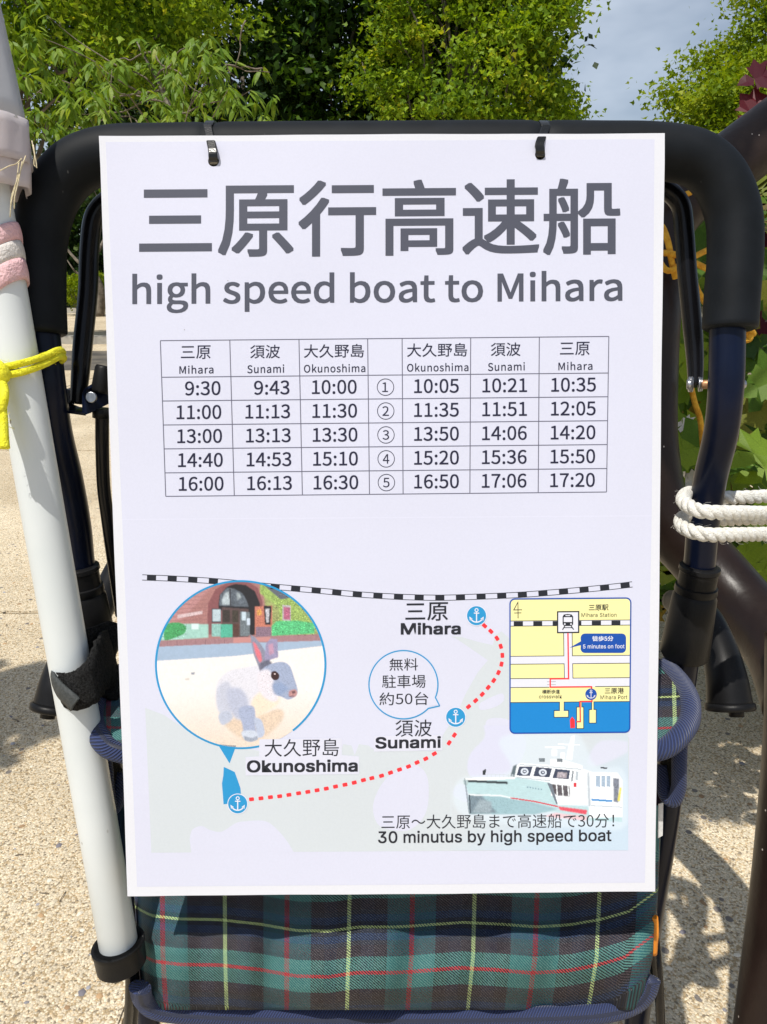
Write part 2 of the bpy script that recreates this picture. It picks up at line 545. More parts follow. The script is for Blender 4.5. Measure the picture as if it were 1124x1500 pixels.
# exposed-aggregate paving
def paving_mat():
    m, t, b = new_mat('exposed aggregate paving')
    co = nd(t, 'ShaderNodeTexCoord')
    big = nd(t, 'ShaderNodeTexNoise', Scale=2.2, Detail=6, Roughness=0.6)
    t.links.new(co.outputs['Object'], big.inputs['Vector'])
    base = ramp(t, [(0.3, (0.61, 0.54, 0.42)), (0.7, (0.74, 0.67, 0.54))])
    t.links.new(big.outputs['Fac'], base.inputs['Fac'])
    v = nd(t, 'ShaderNodeTexVoronoi', Scale=360, Randomness=1.0)
    t.links.new(co.outputs['Object'], v.inputs['Vector'])
    sepc = nd(t, 'ShaderNodeSeparateColor')
    t.links.new(v.outputs['Color'], sepc.inputs[0])
    grain = ramp(t, [(0.0, (0.30, 0.26, 0.22)), (0.07, (0.62, 0.50, 0.33)), (0.25, (0.95, 0.93, 0.88)), (0.6, (1.1, 1.02, 0.9)), (0.8, (1.32, 1.28, 1.2)), (0.95, (0.95, 0.78, 0.55))], 'CONSTANT')
    t.links.new(sepc.outputs[0], grain.inputs['Fac'])
    edge = ramp(t, [(0.3, (1, 1, 1)), (0.8, (0.7, 0.67, 0.62))])
    t.links.new(v.outputs['Distance'], edge.inputs['Fac'])
    v2 = nd(t, 'ShaderNodeTexVoronoi', Scale=60, Randomness=1.0)
    t.links.new(co.outputs['Object'], v2.inputs['Vector'])
    sc2 = nd(t, 'ShaderNodeSeparateColor')
    t.links.new(v2.outputs['Color'], sc2.inputs[0])
    pick = ramp(t, [(0.0, (1, 1, 1)), (0.035, (0, 0, 0))], 'CONSTANT')
    t.links.new(sc2.outputs[1], pick.inputs['Fac'])
    rad = ramp(t, [(0.28, (1, 1, 1)), (0.34, (0, 0, 0))])
    t.links.new(v2.outputs['Distance'], rad.inputs['Fac'])
    pk = nd(t, 'ShaderNodeMixRGB', blend_type='MULTIPLY'); pk.inputs[0].default_value = 1
    t.links.new(pick.outputs[0], pk.inputs[1]); t.links.new(rad.outputs[0], pk.inputs[2])
    c1 = nd(t, 'ShaderNodeMixRGB', blend_type='MULTIPLY'); c1.inputs[0].default_value = 0.8
    t.links.new(base.outputs[0], c1.inputs[1]); t.links.new(grain.outputs[0], c1.inputs[2])
    c2 = nd(t, 'ShaderNodeMixRGB', blend_type='MULTIPLY'); c2.inputs[0].default_value = 0.8
    t.links.new(c1.outputs[0], c2.inputs[1]); t.links.new(edge.outputs[0], c2.inputs[2])
    c3 = nd(t, 'ShaderNodeMixRGB')
    c3.inputs['Color2'].default_value = (0.20, 0.18, 0.165, 1)
    t.links.new(pk.outputs[0], c3.inputs[0]); t.links.new(c2.outputs[0], c3.inputs[1])
    st = nd(t, 'ShaderNodeTexNoise', Scale=0.9, Detail=7, Roughness=0.65)
    t.links.new(co.outputs['Object'], st.inputs['Vector'])
    str_ = ramp(t, [(0.35, (0.80, 0.78, 0.74)), (0.6, (1.03, 1.03, 1.03))])
    t.links.new(st.outputs['Fac'], str_.inputs['Fac'])
    c4 = nd(t, 'ShaderNodeMixRGB', blend_type='MULTIPLY'); c4.inputs[0].default_value = 1
    t.links.new(c3.outputs[0], c4.inputs[1]); t.links.new(str_.outputs[0], c4.inputs[2])
    t.links.new(c4.outputs[0], b.inputs['Base Color'])
    b.inputs['Roughness'].default_value = 0.88
    b.inputs['Specular IOR Level'].default_value = 0.2
    mxh = nd(t, 'ShaderNodeMath', operation='MULTIPLY_ADD')
    mxh.inputs[1].default_value = -1.0; mxh.inputs[2].default_value = 1.0
    t.links.new(v.outputs['Distance'], mxh.inputs[0])
    bp = nd(t, 'ShaderNodeBump', Strength=0.6, Distance=0.0022)
    t.links.new(mxh.outputs[0], bp.inputs['Height'])
    t.links.new(bp.outputs[0], b.inputs['Normal'])
    return m


M['paving'] = paving_mat()
M['joint'] = mottled('paving joint', (0.12, 0.10, 0.08), (0.2, 0.17, 0.13), 30, 0.95, 0.6, 200)


def attr_mat(name, attr='col', rough=0.42, printed=True):
    m, t, b = new_mat(name)
    a = nd(t, 'ShaderNodeAttribute', attribute_name=attr)
    t.links.new(a.outputs['Color'], b.inputs['Base Color'])
    co = nd(t, 'ShaderNodeTexCoord')
    if printed:
        film(t, b, co, rough)
    else:
        b.inputs['Roughness'].default_value = rough
    return m


M['pebble'] = attr_mat('pebble stones', rough=0.75, printed=False)
M['photo'] = attr_mat('printed photo')


def add_translucency(m, k):
    t = m.node_tree
    b = t.nodes['Principled BSDF']
    tr = nd(t, 'ShaderNodeBsdfTranslucent')
    src = b.inputs['Base Color'].links[0].from_socket
    t.links.new(src, tr.inputs['Color'])
    ms = nd(t, 'ShaderNodeMixShader')
    ms.inputs[0].default_value = k
    t.links.new(b.outputs[0], ms.inputs[1]); t.links.new(tr.outputs[0], ms.inputs[2])
    t.links.new(ms.outputs[0], t.nodes['Material Output'].inputs[0])


add_translucency(M['canopy'], 0.45)
add_translucency(M['hem'], 0.5)


def add_marks(m, scale, col, size=0.05, amount=0.55):
    """small scuffs: specks gathered in patches, over the base colour"""
    t = m.node_tree
    b = t.nodes['Principled BSDF']
    src = b.inputs['Base Color'].links[0].from_socket
    co = nd(t, 'ShaderNodeTexCoord')
    mp = nd(t, 'ShaderNodeMapping')
    mp.inputs['Scale'].default_value = (1, 1, 0.45)
    t.links.new(co.outputs['Object'], mp.inputs['Vector'])
    v = nd(t, 'ShaderNodeTexVoronoi', Scale=scale)
    t.links.new(mp.outputs[0], v.inputs['Vector'])
    n = nd(t, 'ShaderNodeTexNoise', Scale=scale * 0.12, Detail=3)
    t.links.new(co.outputs['Object'], n.inputs['Vector'])
    a = ramp(t, [(size, (1, 1, 1)), (size * 1.5, (0, 0, 0))])
    t.links.new(v.outputs['Distance'], a.inputs['Fac'])
    c = ramp(t, [(amount, (0, 0, 0)), (amount + 0.08, (1, 1, 1))])
    t.links.new(n.outputs['Fac'], c.inputs['Fac'])
    mu = nd(t, 'ShaderNodeMixRGB', blend_type='MULTIPLY'); mu.inputs[0].default_value = 1
    t.links.new(a.outputs[0], mu.inputs[1]); t.links.new(c.outputs[0], mu.inputs[2])
    mx = nd(t, 'ShaderNodeMixRGB')
    mx.inputs['Color2'].default_value = (*col, 1)
    t.links.new(mu.outputs[0], mx.inputs[0]); t.links.new(src, mx.inputs[1])
    t.links.new(mx.outputs[0], b.inputs['Base Color'])


add_marks(M['pole'], 120, (0.22, 0.2, 0.17), 0.06, 0.54)
add_marks(M['foam'], 170, (0.12, 0.12, 0.12), 0.05, 0.56)
add_marks(M['steel'], 200, (0.2, 0.2, 0.2), 0.05, 0.56)
add_marks(M['plastic'], 220, (0.12, 0.12, 0.11), 0.06, 0.53)

# ------------------------------------------------------------------ ground
ground = mesh('ground', [(-150, -40, -0.012), (150, -40, -0.012), (150, 260, -0.012), (-150, 260, -0.012)], [(0, 1, 2, 3)], M['joint'])
ground['kind'] = 'structure'
paving = bpy.data.objects.new('paving', None)
COL.objects.link(paving)
paving['kind'] = 'structure'
SY = 1.78           # a joint runs across the picture here, just behind the chair
slab_v, slab_f = box_data((0, 0, -0.02), 2.388, 1.988, 0.04, bev=0.003)
slab_me = bpy.data.meshes.new('paving_slab')
slab_me.from_pydata(slab_v, [], slab_f)
slab_me.materials.append(M['paving'])
for j in range(-2, 6):
    for i in range(-4, 5):
        o = bpy.data.objects.new('paving_slab', slab_me)
        COL.objects.link(o)
        o.parent = paving
        o.location = (i * 2.4 + 0.9, SY + 1.0 + j * 2.0 - 2.0, 0)
# beyond the slabs: bare sandy ground, then planting soil
sand = mesh('sandy_ground', [(-60, 11.1, -0.004), (60, 11.1, -0.004), (60, 24, -0.004), (-60, 24, -0.004)], [(0, 1, 2, 3)], M['paving'])
sand['kind'] = 'structure'
path = mesh('painted_shade_strip', [(-60, 7.6, 0.004), (60, 7.6, 0.004), (60, 9.9, 0.004), (-60, 9.9, 0.004)], [(0, 1, 2, 3)], mottled('painted tree shade', (0.055, 0.05, 0.045), (0.16, 0.14, 0.11), 2.5, 0.95, 0.6, 60, bdist=0.01))  # tree shade in front of the kerb, painted as a dark ground strip
path['kind'] = 'structure'  # path is the painted tree shade strip
soil = mesh('planting_bed', [(-90, 24.004, 0.05), (90, 24.004, 0.05), (90, 120, 0.05), (-90, 120, 0.05)], [(0, 1, 2, 3)], M['soil'])
soil['kind'] = 'structure'


def kerb(y, h, name_label):
    root = thing('concrete_kerb', name_label, 'kerb', (0, y, 0))
    v, f = box_data((0, 0, h / 2 - 0.01), 0.99, 0.15, h + 0.02, bev=0.012)
    me = bpy.data.meshes.new('kerb_stone')
    me.from_pydata(v, [], f)
    me.materials.append(M['kerb'])
    for i in range(-18, 19):
        o = bpy.data.objects.new('kerb_stone', me)
        COL.objects.link(o)
        o.parent = root
        o.location = (i * 1.0 - 2, 0, 0)
    return root


kerb(11.2, 0.12, 'low grey concrete kerb where the paving ends, nearer of the two kerbs')
kerb(24.0, 0.16, 'far low kerb in front of the dark trees and clipped bushes')

# loose and half sunk stones on the paving
n = 5200
gx = rng.uniform(-1.25, 1.35, n)
gy = 0.5 + rng.random(n) ** 1.3 * 2.6
octv = np.array([(1, 0, 0), (0.3, 0.9, 0), (-0.8, 0.6, 0), (-0.7, -0.7, 0), (0.4, -0.95, 0), (0.1, 0, 0.75), (-0.3, 0.1, 0.62)], float)
octf = np.array([(0, 1, 5), (1, 2, 6), (1, 6, 5), (2, 3, 6), (3, 4, 6), (4, 5, 6), (4, 0, 5)])
sz = 0.0016 + rng.random(n) ** 3 * 0.0048
ang = rng.uniform(0, 6.283, n)
V = np.repeat(octv[None], n, 0) * sz[:, None, None]
V[:, :, 1] *= rng.uniform(0.5, 0.95, n)[:, None]
V[:, :, 2] *= rng.uniform(0.4, 0.9, n)[:, None]
c, s = np.cos(ang)[:, None], np.sin(ang)[:, None]
X = V[:, :, 0] * c - V[:, :, 1] * s + gx[:, None]
Y = V[:, :, 0] * s + V[:, :, 1] * c + gy[:, None]
V = np.stack([X, Y, V[:, :, 2] + 0.0002], -1).reshape(-1, 3)
F = (octf[None] + (np.arange(n) * 7)[:, None, None]).reshape(-1, 3)
pal = np.array([(0.16, 0.15, 0.17), (0.22, 0.21, 0.22), (0.30, 0.30, 0.32), (0.30, 0.19, 0.10), (0.42, 0.27, 0.14), (0.6, 0.52, 0.38), (0.68, 0.62, 0.5), (0.5, 0.42, 0.3)])
pc_ = pal[rng.choice(8, n, p=[.13, .1, .09, .08, .09, .2, .17, .14])]


def fast_mesh(name, V, F, mat, parent=None, col=None, tint=None, smooth=False):
    me = bpy.data.meshes.new(name)
    nv, nf, k = len(V), len(F), F.shape[1]
    me.vertices.add(nv)
    me.vertices.foreach_set('co', V.astype(np.float32).ravel())
    me.loops.add(nf * k)
    me.loops.foreach_set('vertex_index', F.astype(np.int32).ravel())
    me.polygons.add(nf)
    me.polygons.foreach_set('loop_start', (np.arange(nf) * k).astype(np.int32))
    me.polygons.foreach_set('loop_total', np.full(nf, k, np.int32))
    if smooth:
        me.polygons.foreach_set('use_smooth', np.ones(nf, bool))
    me.update(calc_edges=True)
    if col is not None:
        a = me.color_attributes.new('col', 'FLOAT_COLOR', 'POINT')
        a.data.foreach_set('color', np.hstack([col, np.ones((nv, 1))]).astype(np.float32).ravel())
    if tint is not None:
        a = me.attributes.new('tint', 'FLOAT', 'POINT')
        a.data.foreach_set('value', tint.astype(np.float32))
    return link(name, me, mat, parent)


o = fast_mesh('loose_stones', V, F, M['pebble'], col=np.repeat(pc_, 7, 0))
o['kind'] = 'stuff'
tag(o, 'small brown grey and cream stones scattered in the sandy paving', 'gravel')

lit = []
for _ in range(110):
    x, y = rng.uniform(-1.1, 1.2), 0.5 + rng.random() ** 1.2 * 2.2
    a = rng.uniform(0, 6.283); l_ = rng.uniform(.006, .022)
    q = np.array([x, y, .0012])
    lit.append(tube_data(spline([q, q + (math.cos(a) * l_ * .5, math.sin(a) * l_ * .5 + rng.normal() * .001, .0012), q + (math.cos(a) * l_, math.sin(a) * l_, .0003)], 3), rng.uniform(.0004, .0010), seg=5))
o = merged('twig_litter', lit, M['twig'])
o['kind'] = 'stuff'
tag(o, 'short brown twigs and plant bits lying on the sandy paving', 'litter')

# ------------------------------------------------------------------ foliage
SMALL = (np.array([(0, 0, 0), (0.5, 0.34, 0.10), (1, 0, 0.02), (0.5, -0.34, 0.10)], float), np.array([(0, 1, 2), (0, 2, 3)]))
MAPLE_S = (np.array([(0, 0, 0), (0.25, 0.5, 0.06), (0.5, 0.2, 0), (1, 0, -0.08), (0.5, -0.2, 0), (0.25, -0.5, 0.06)], float),
           np.array([(0, 1, 2), (0, 2, 3), (0, 3, 4), (0, 4, 5)]))
LANCE = (np.array([(0, 0, 0), (0.3, 0.12, 0.02), (0.65, 0.11, -0.04), (1, 0, -0.16), (0.65, -0.11, -0.04), (0.3, -0.12, 0.02), (0.5, 0, 0.03)], float),
         np.array([(0, 1, 6), (1, 2, 6), (2, 3, 6), (3, 4, 6), (4, 5, 6), (5, 0, 6)]))
# broad lobed leaf with a folded midrib for the shrub beside the chair
_o = [(0, 0), (0.02, 0.22), (-0.12, 0.46), (0.18, 0.40), (0.30, 0.62), (0.50, 0.40), (0.62, 0.44), (0.66, 0.26), (0.84, 0.20), (1.04, 0.0)]
_t = [(x, y, 0.16 * abs(y) - 0.10 * x * x) for x, y in _o] + [(x, -y, 0.16 * abs(y) - 0.10 * x * x) for x, y in _o[1:-1]][::-1]
_mid = [(0.25, 0, -0.006), (0.5, 0, -0.03), (0.75, 0, -0.06)]
LOBE = (np.array(_t + _mid, float), None)
_n = len(_t)
_f = []
for k in range(_n):
    a, b_ = k, (k + 1) % _n
    x = (_t[a][0] + _t[b_][0]) / 2
    mi = _n + (0 if x < 0.32 else 1 if x < 0.62 else 2)
    _f.append((a, b_, mi))
_f += [(0, _n, _n)]
LOBE_F = [f for f in _f if len(set(f)) == 3]
# fill the wedges between midrib vertices
LOBE_F += [(4, _n, _n + 1), (_n - 4, _n + 1, _n), (7, _n + 1, _n + 2), (_n - 7, _n + 2, _n + 1)]


def frames(d, up):
    d = d / (np.linalg.norm(d, axis=1)[:, None] + 1e-9)
    s = np.cross(up, d); s /= np.linalg.norm(s, axis=1)[:, None] + 1e-9
    u = np.cross(d, s)
    return d, s, u


def leaves(name, tmpl, pos, d, up, size, mat, parent, tint):
    tv, tf = tmpl
    d, s, u = frames(d, up)
    V = pos[:, None] + size[:, None, None] * (tv[None, :, 0:1] * d[:, None] + tv[None, :, 1:2] * s[:, None] + tv[None, :, 2:3] * u[:, None])
    n = len(pos)
    F = tf[None] + (np.arange(n) * len(tv))[:, None, None]
    return fast_mesh(name, V.reshape(-1, 3), F.reshape(-1, tf.shape[1]), mat, parent, tint=np.repeat(tint, len(tv)))


def limb_data(a, b, r0, r1, wob=0.08, k=6):
    a, b = np.array(a, float), np.array(b, float)
    L = np.linalg.norm(b - a)
    pts = [a + (b - a) * t + (rng.normal(0, wob * L * 0.25, 3) if 0 < t < 1 else 0) for t in np.linspace(0, 1, k)]
    p = spline(pts, 3)
    return tube_data(p, np.linspace(r0, r1, len(p)), seg=7)


LM = {}
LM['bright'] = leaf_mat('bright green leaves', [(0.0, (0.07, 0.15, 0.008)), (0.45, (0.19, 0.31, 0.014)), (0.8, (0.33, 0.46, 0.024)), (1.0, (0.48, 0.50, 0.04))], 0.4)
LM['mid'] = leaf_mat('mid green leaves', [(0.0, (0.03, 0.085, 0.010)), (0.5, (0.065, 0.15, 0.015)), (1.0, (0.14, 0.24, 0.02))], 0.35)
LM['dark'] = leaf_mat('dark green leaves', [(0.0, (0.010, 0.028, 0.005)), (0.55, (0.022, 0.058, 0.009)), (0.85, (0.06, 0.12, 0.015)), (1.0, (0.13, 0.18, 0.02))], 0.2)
LM['chest'] = leaf_mat('long chestnut leaves', [(0.0, (0.07, 0.15, 0.012)), (0.5, (0.16, 0.27, 0.025)), (0.92, (0.28, 0.38, 0.05)), (1.0, (0.42, 0.38, 0.09))], 0.4, rough=0.38)
LM['lime'] = leaf_mat('yellow green leaves', [(0.0, (0.13, 0.22, 0.008)), (0.5, (0.23, 0.33, 0.012)), (1.0, (0.36, 0.42, 0.03))], 0.4)
LM['shrub'] = leaf_mat('lobed shrub leaves', [(0.0, (0.03, 0.08, 0.010)), (0.4, (0.08, 0.16, 0.016)), (0.74, (0.18, 0.28, 0.025)), (0.86, (0.17, 0.14, 0.03)), (1.0, (0.13, 0.05, 0.02))], 0.35, rough=0.4)
LM['purple'] = leaf_mat('purple leaves', [(0.0, (0.035, 0.004, 0.01)), (0.6, (0.08, 0.008, 0.02)), (1.0, (0.16, 0.02, 0.03))], 0.3, rough=0.35)


def crown_points(c, rad, nclump, per, cr, low=-0.7):
    """leaf clumps spread through an uneven ellipsoid, denser near its skin"""
    c = np.array(c, float); rad = np.array(rad, float)
    q = rng.normal(size=(nclump * 3, 3)); q /= np.linalg.norm(q, axis=1)[:, None]
    q = q[q[:, 2] > low][:nclump]
    rr = rng.uniform(0.45, 1.0, len(q)) ** 0.55
    lump = 1 + 0.17 * np.sin(q[:, 0] * 5.1 + 1.3) * np.cos(q[:, 2] * 6.3 + c[0]) + 0.10 * np.sin(q[:, 1] * 9 + q[:, 0] * 7)
    cc = c + q * (rr * lump)[:, None] * rad
    crr = cr * rng.uniform(0.6, 1.35, len(q))
    off = rng.normal(size=(len(q), per, 3)) * np.array([1, 1, 0.55])
    off *= (crr / 1.7)[:, None, None]
    pos = (cc[:, None] + off).reshape(-1, 3)
    outw = np.repeat(q, per, 0)
    return cc, pos, outw


def tree(name, label, base, crown_c, crown_r, nclump, per, cr, leaf, tmpl, mat, trunk_r, group=None, low=-0.7, limbs=14, tl=0.0):
    root = thing(name, label, 'tree', base, group)
    base = np.array(base, float); cc = np.array(crown_c, float)
    fork = base + (cc - base) * 0.55
    tr = spline([base - (0, 0, 0.1), base + (cc - base) * 0.2 + rng.normal(0, .06, 3), fork, cc + (0, 0, crown_r[2] * 0.6)], 6)
    tube('trunk', tr, np.linspace(trunk_r * 1.25, trunk_r * 0.25, len(tr)), M['bark'], root, seg=10)
    cl, pos, outw = crown_points(crown_c, crown_r, nclump, per, cr, low)
    idx = rng.choice(len(cl), min(limbs, len(cl)), replace=False)
    ds = []
    for i in idx:
        k = rng.uniform(0.35, 0.85)
        a = tr[int(k * (len(tr) - 1))]
        ds.append(limb_data(a, cl[i], trunk_r * rng.uniform(0.22, 0.4), 0.012, 0.18))
    merged('limbs', ds, M['bark'], root)
    n = len(pos)
    d = outw * 0.5 + rng.normal(size=(n, 3)) * 0.8 + (0, 0, -0.15)
    up = rng.normal(size=(n, 3)) * 0.75 + (0, 0, 1)
    t = np.clip(rng.beta(2.2, 2.4, n) + tl + np.repeat(rng.normal(0, 0.14, len(cl)), per), 0.01, 0.98)
    o = leaves('crown', tmpl, pos, d, up, leaf * rng.uniform(0.65, 1.3, n), mat, root, t)
    o['kind'] = 'stuff'
    return root


def gp(px, Y):
    d = rays(np.array([px]), np.array([420.0]))[0]
    return (d[0] * Y / d[1], Y, 0)


def cp(px, py, Y):
    return tuple(at_depth(px, py, Y))


# left: light green tree whose crown fills the upper left corner
tree('maple_tree', 'light green tree filling the upper left corner behind the white pole', gp(-40, 11.5), cp(60, 20, 11.5), (2.5, 1.8, 1.7), 240, 165, 0.36, 0.088, MAPLE_S, LM['bright'], 0.12, limbs=16)
# big dark tree behind the middle of the notice
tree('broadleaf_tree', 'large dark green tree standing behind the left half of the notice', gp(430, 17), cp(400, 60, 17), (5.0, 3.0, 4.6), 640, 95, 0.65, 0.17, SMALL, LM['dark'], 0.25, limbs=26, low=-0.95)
# mid green tree right of centre, trunk and limbs showing against the sky
tree('leafy_tree', 'mid green tree with its trunk showing, left of the open sky', gp(705, 14), cp(690, 90, 14), (1.80, 1.7, 3.0), 300, 185, 0.33, 0.085, MAPLE_S, LM['bright'], 0.13, limbs=26, low=-0.9)
tree('pale_tree', 'pale yellow green tree on the far right against the sky', gp(1190, 17), cp(1235, 190, 17), (3.75, 2.4, 2.5), 430, 200, 0.46, 0.10, MAPLE_S, LM['lime'], 0.16, limbs=20)
tree('shade_tree', 'dull green tree in the gap between the big dark tree and the brighter one', gp(560, 16), cp(545, 60, 16), (2.2, 1.5, 3.6), 260, 95, 0.5, 0.14, MAPLE_S, LM['mid'], 0.15, limbs=14, low=-0.9)
# far dark trees closing the view under the crowns
far = [(-260, 30), (-90, 29), (60, 31), (190, 29), (330, 31), (480, 30), (640, 32), (800, 34), (960, 33), (1120, 30), (1260, 29)]
for i, (px, Y) in enumerate(far):
    hz = 2.6 if 600 < px < 1000 else 4.2
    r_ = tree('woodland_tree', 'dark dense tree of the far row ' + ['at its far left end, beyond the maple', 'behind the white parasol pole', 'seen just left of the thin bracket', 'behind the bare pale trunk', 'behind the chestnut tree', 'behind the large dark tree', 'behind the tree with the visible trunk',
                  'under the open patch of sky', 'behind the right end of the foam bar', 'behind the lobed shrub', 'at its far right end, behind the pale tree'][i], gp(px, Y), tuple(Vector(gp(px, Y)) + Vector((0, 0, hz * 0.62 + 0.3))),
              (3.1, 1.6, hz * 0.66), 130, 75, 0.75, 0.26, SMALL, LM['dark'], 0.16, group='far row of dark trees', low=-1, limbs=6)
# clipped bushes at the edge of the bed
for i, (px, py, Y, w_) in enumerate([(112, 420, 22.6, 0.62), (165, 426, 22.2, 0.5), (250, 424, 22.5, 0.6), (-30, 424, 22.4, 0.6)]):
    lab = ['small lime green clipped bush seen through the left side of the chair handle', 'lime green clipped bush at the left edge of the notice, beside a bare trunk',
           'lime green clipped bush standing behind the notice', 'lime green clipped bush standing behind the white pole'][i]
    b0 = gp(px, Y)
    root = thing('clipped_bush', lab, 'bush', b0, 'clipped lime bushes by the far kerb')
    cl, pos, outw = crown_points((b0[0], b0[1], 0.68), (w_, w_, 0.42), 60, 60, 0.16, -1)
    n = len(pos)
    o = leaves('foliage', SMALL, pos, outw + rng.normal(size=(n, 3)) * 0.6, rng.normal(size=(n, 3)) * 0.6 + (0, 0, 1), rng.uniform(0.05, 0.10, n), LM['lime'], root, rng.beta(2, 2, n))
    o['kind'] = 'stuff'
    merged('stems', [limb_data(b0, (b0[0] + dx, b0[1] + dy, 0.7), 0.03, 0.01) for dx, dy in ((-.2, 0), (.2, .1), (0, -.15), (.1, .2))], M['bark'], root)
# bare trunk beside the second bush
bt = gp(140, 21.5)
root = thing('old_trunk', 'pale gnarled trunk seen between the thin bracket and the notice edge', 'tree trunk', bt)
tp = spline([(bt[0], bt[1], 0), (bt[0] + 0.12, bt[1], 0.7), (bt[0] - 0.1, bt[1], 1.5), (bt[0] + 0.15, bt[1], 2.6)], 6)
tube('trunk', tp, np.linspace(0.16, 0.07, len(tp)), M['bark'], root)
merged('limbs', [limb_data(tp[8], (bt[0] - .9, bt[1], 2.3), .06, .02, .2), limb_data(tp[12], (bt[0] + .8, bt[1] + .2, 2.9), .06, .02, .2), limb_data(tp[6], (bt[0] - .7, bt[1], 1.5), .05, .015, .2)], M['bark'], root)

# chestnut tree: sprays of long drooping leaves, nearer than the rest
cbase = gp(215, 8.2)
root = thing('chestnut_tree', 'nearer tree with long drooping leaves above the left handle corner', 'tree', cbase)
ct = spline([cbase, tuple(Vector(cp(225, 440, 8.2))), cp(235, 300, 8.2), cp(250, 170, 8.3), cp(200, 60, 8.4)], 6)
tube('trunk', ct, np.linspace(0.12, 0.006, len(ct)), M['bark'], root)
spr = []
for (px, py, rx, ry, k) in [(250, 80, 60, 28, 22), (300, 75, 55, 26, 18), (215, 100, 35, 24, 10), (160, 110, 28, 22, 12), (150, 135, 26, 20, 10), (75, 120, 60, 34, 26),
                            (95, 165, 60, 24, 20), (130, 175, 30, 24, 10), (265, 150, 55, 24, 20), (315, 125, 28, 18, 9), (340, 150, 40, 16, 10), (380, 165, 28, 22, 9),
                            (250, 170, 30, 14, 8), (50, 60, 40, 40, 16), (40, 180, 40, 30, 12), (385, 100, 12, 8, 2), (180, 230, 80, 40, 14), (330, 230, 80, 40, 14), (20, 110, 30, 60, 12)]:
    for _ in range(int(k * 0.85)):
        x = px + rng.normal() * rx * 0.55; y = py + rng.normal() * ry * 0.6
        spr.append((np.array(cp(x, y, 8.2 + rng.normal() * 0.5))))
spr = np.array(spr)
pos, dd, uu, ss = [], [], [], []
for q in spr:
    m_ = rng.integers(6, 11)
    for k in range(m_):
        th = rng.uniform(0, 6.283)
        pos.append(q + rng.normal(0, 0.018, 3))
        dd.append((math.cos(th), math.sin(th), rng.uniform(-1.5, -0.15)))
        uu.append((rng.normal() * .3, rng.normal() * .3 - 0.2, 1))
        ss.append(rng.uniform(0.11, 0.2))
pos, dd, uu, ss = map(np.array, (pos, dd, uu, ss))
lt = np.clip(rng.beta(2, 2.2, len(pos)), 0, 0.99)
order = np.argsort(pos[:, 1])
near, rest = order[:290], order[290:]
variants = []
for k in range(4):
    tv = LANCE[0].copy()
    tv[:, 1] *= (0.85, 1.1, 1.0, 1.25)[k]
    tv[:, 2] += (-0.05, 0.0, -0.12, 0.04)[k] * tv[:, 0] ** 2
    me = bpy.data.meshes.new('long_leaf')
    me.from_pydata([tuple(x) for x in tv], [], [tuple(int(i) for i in f) for f in LANCE[1]])
    me.materials.append(LM['chest'])
    variants.append(me)
d_, s_, u_ = frames(dd, uu)


def leaf_object(name, me, p, d, s, u, size, own, parent):
    o = bpy.data.objects.new(name, me)
    COL.objects.link(o)
    mt = Matrix(((d[0] * size, s[0] * size, u[0] * size, p[0]), (d[1] * size, s[1] * size, u[1] * size, p[1]), (d[2] * size, s[2] * size, u[2] * size, p[2]), (0, 0, 0, 1)))
    o.parent = parent
    o.matrix_parent_inverse = Matrix.Translation(-Vector(parent.location))
    o.matrix_basis = mt
    o['own'] = float(own)
    return o


for i in near:
    leaf_object('long_leaf', variants[i % 4], pos[i], d_[i], s_[i], u_[i], ss[i], lt[i], root)
o = leaves('foliage', LANCE, pos[rest], dd[rest], uu[rest], ss[rest], LM['chest'], root, lt[rest])
o['kind'] = 'stuff'
ds = []
for i in rng.choice(len(spr), 26, replace=False):
    a = ct[rng.integers(8, len(ct) - 1)]
    ds.append(limb_data(a, spr[i], 0.010, 0.003, 0.14))
for a, b_ in [((200, 140), (240, 150)), ((330, 95), (395, 106)), ((330, 95), (345, 115)), ((360, 30), (345, 95)), ((385, 100), (330, 95))]:
    ds.append(limb_data(cp(*a, 7.9), cp(*b_, 7.9), 0.008, 0.004, 0.12))
merged('limbs', ds, M['twig'], root)

# shrub with broad lobed leaves to the right of the chair
shrub_base = Vector((1.0, 1.12, 0))
shrub = thing('lobed_shrub', 'shrub of broad lobed green and bronze leaves behind the brown rail', 'shrub', shrub_base)
lv = []
for k in range(4):
    tv = LOBE[0].copy()
    tv[:, 1] *= (1.0, 0.85, 1.12, 0.95)[k]
    tv[:, 2] += (0.0, -0.12, 0.05, -0.2)[k] * tv[:, 0] ** 2 + 0.03 * np.sin(tv[:, 1] * 9 + k)
    me = bpy.data.meshes.new('leaf')
    me.from_pydata([tuple(x) for x in tv], [], LOBE_F)
    me.materials.append(LM['shrub'])
    lv.append(me)


def scatter_leaves(spec, n, mat_meshes, parent, name, size, own_lo, own_hi, droop=0.35):
    out = []
    for i in range(n):
        x0, x1, y0, y1, w0, w1 = spec[rng.integers(len(spec))]
        p = P(rng.uniform(x0, x1), rng.uniform(y0, y1), rng.uniform(w0, w1))
        th = rng.uniform(0, 6.283)
        d = np.array([math.cos(th) * 0.9, -0.25 + rng.normal() * 0.2, math.sin(th) * 0.5 - 0.45 - droop * 0.3])
        up = np.array([rng.normal() * 0.35 - 0.25, -0.95 + rng.normal() * 0.25, 0.65 + rng.normal() * 0.3])
        dd_, s2_, u2_ = frames(d[None], up[None])
        leaf_object(name, mat_meshes[i % len(mat_meshes)], np.array(p), dd_[0], s2_[0], u2_[0], size * rng.uniform(0.6, 1.25), rng.uniform(own_lo, own_hi), parent)
        out.append(p)
    return out


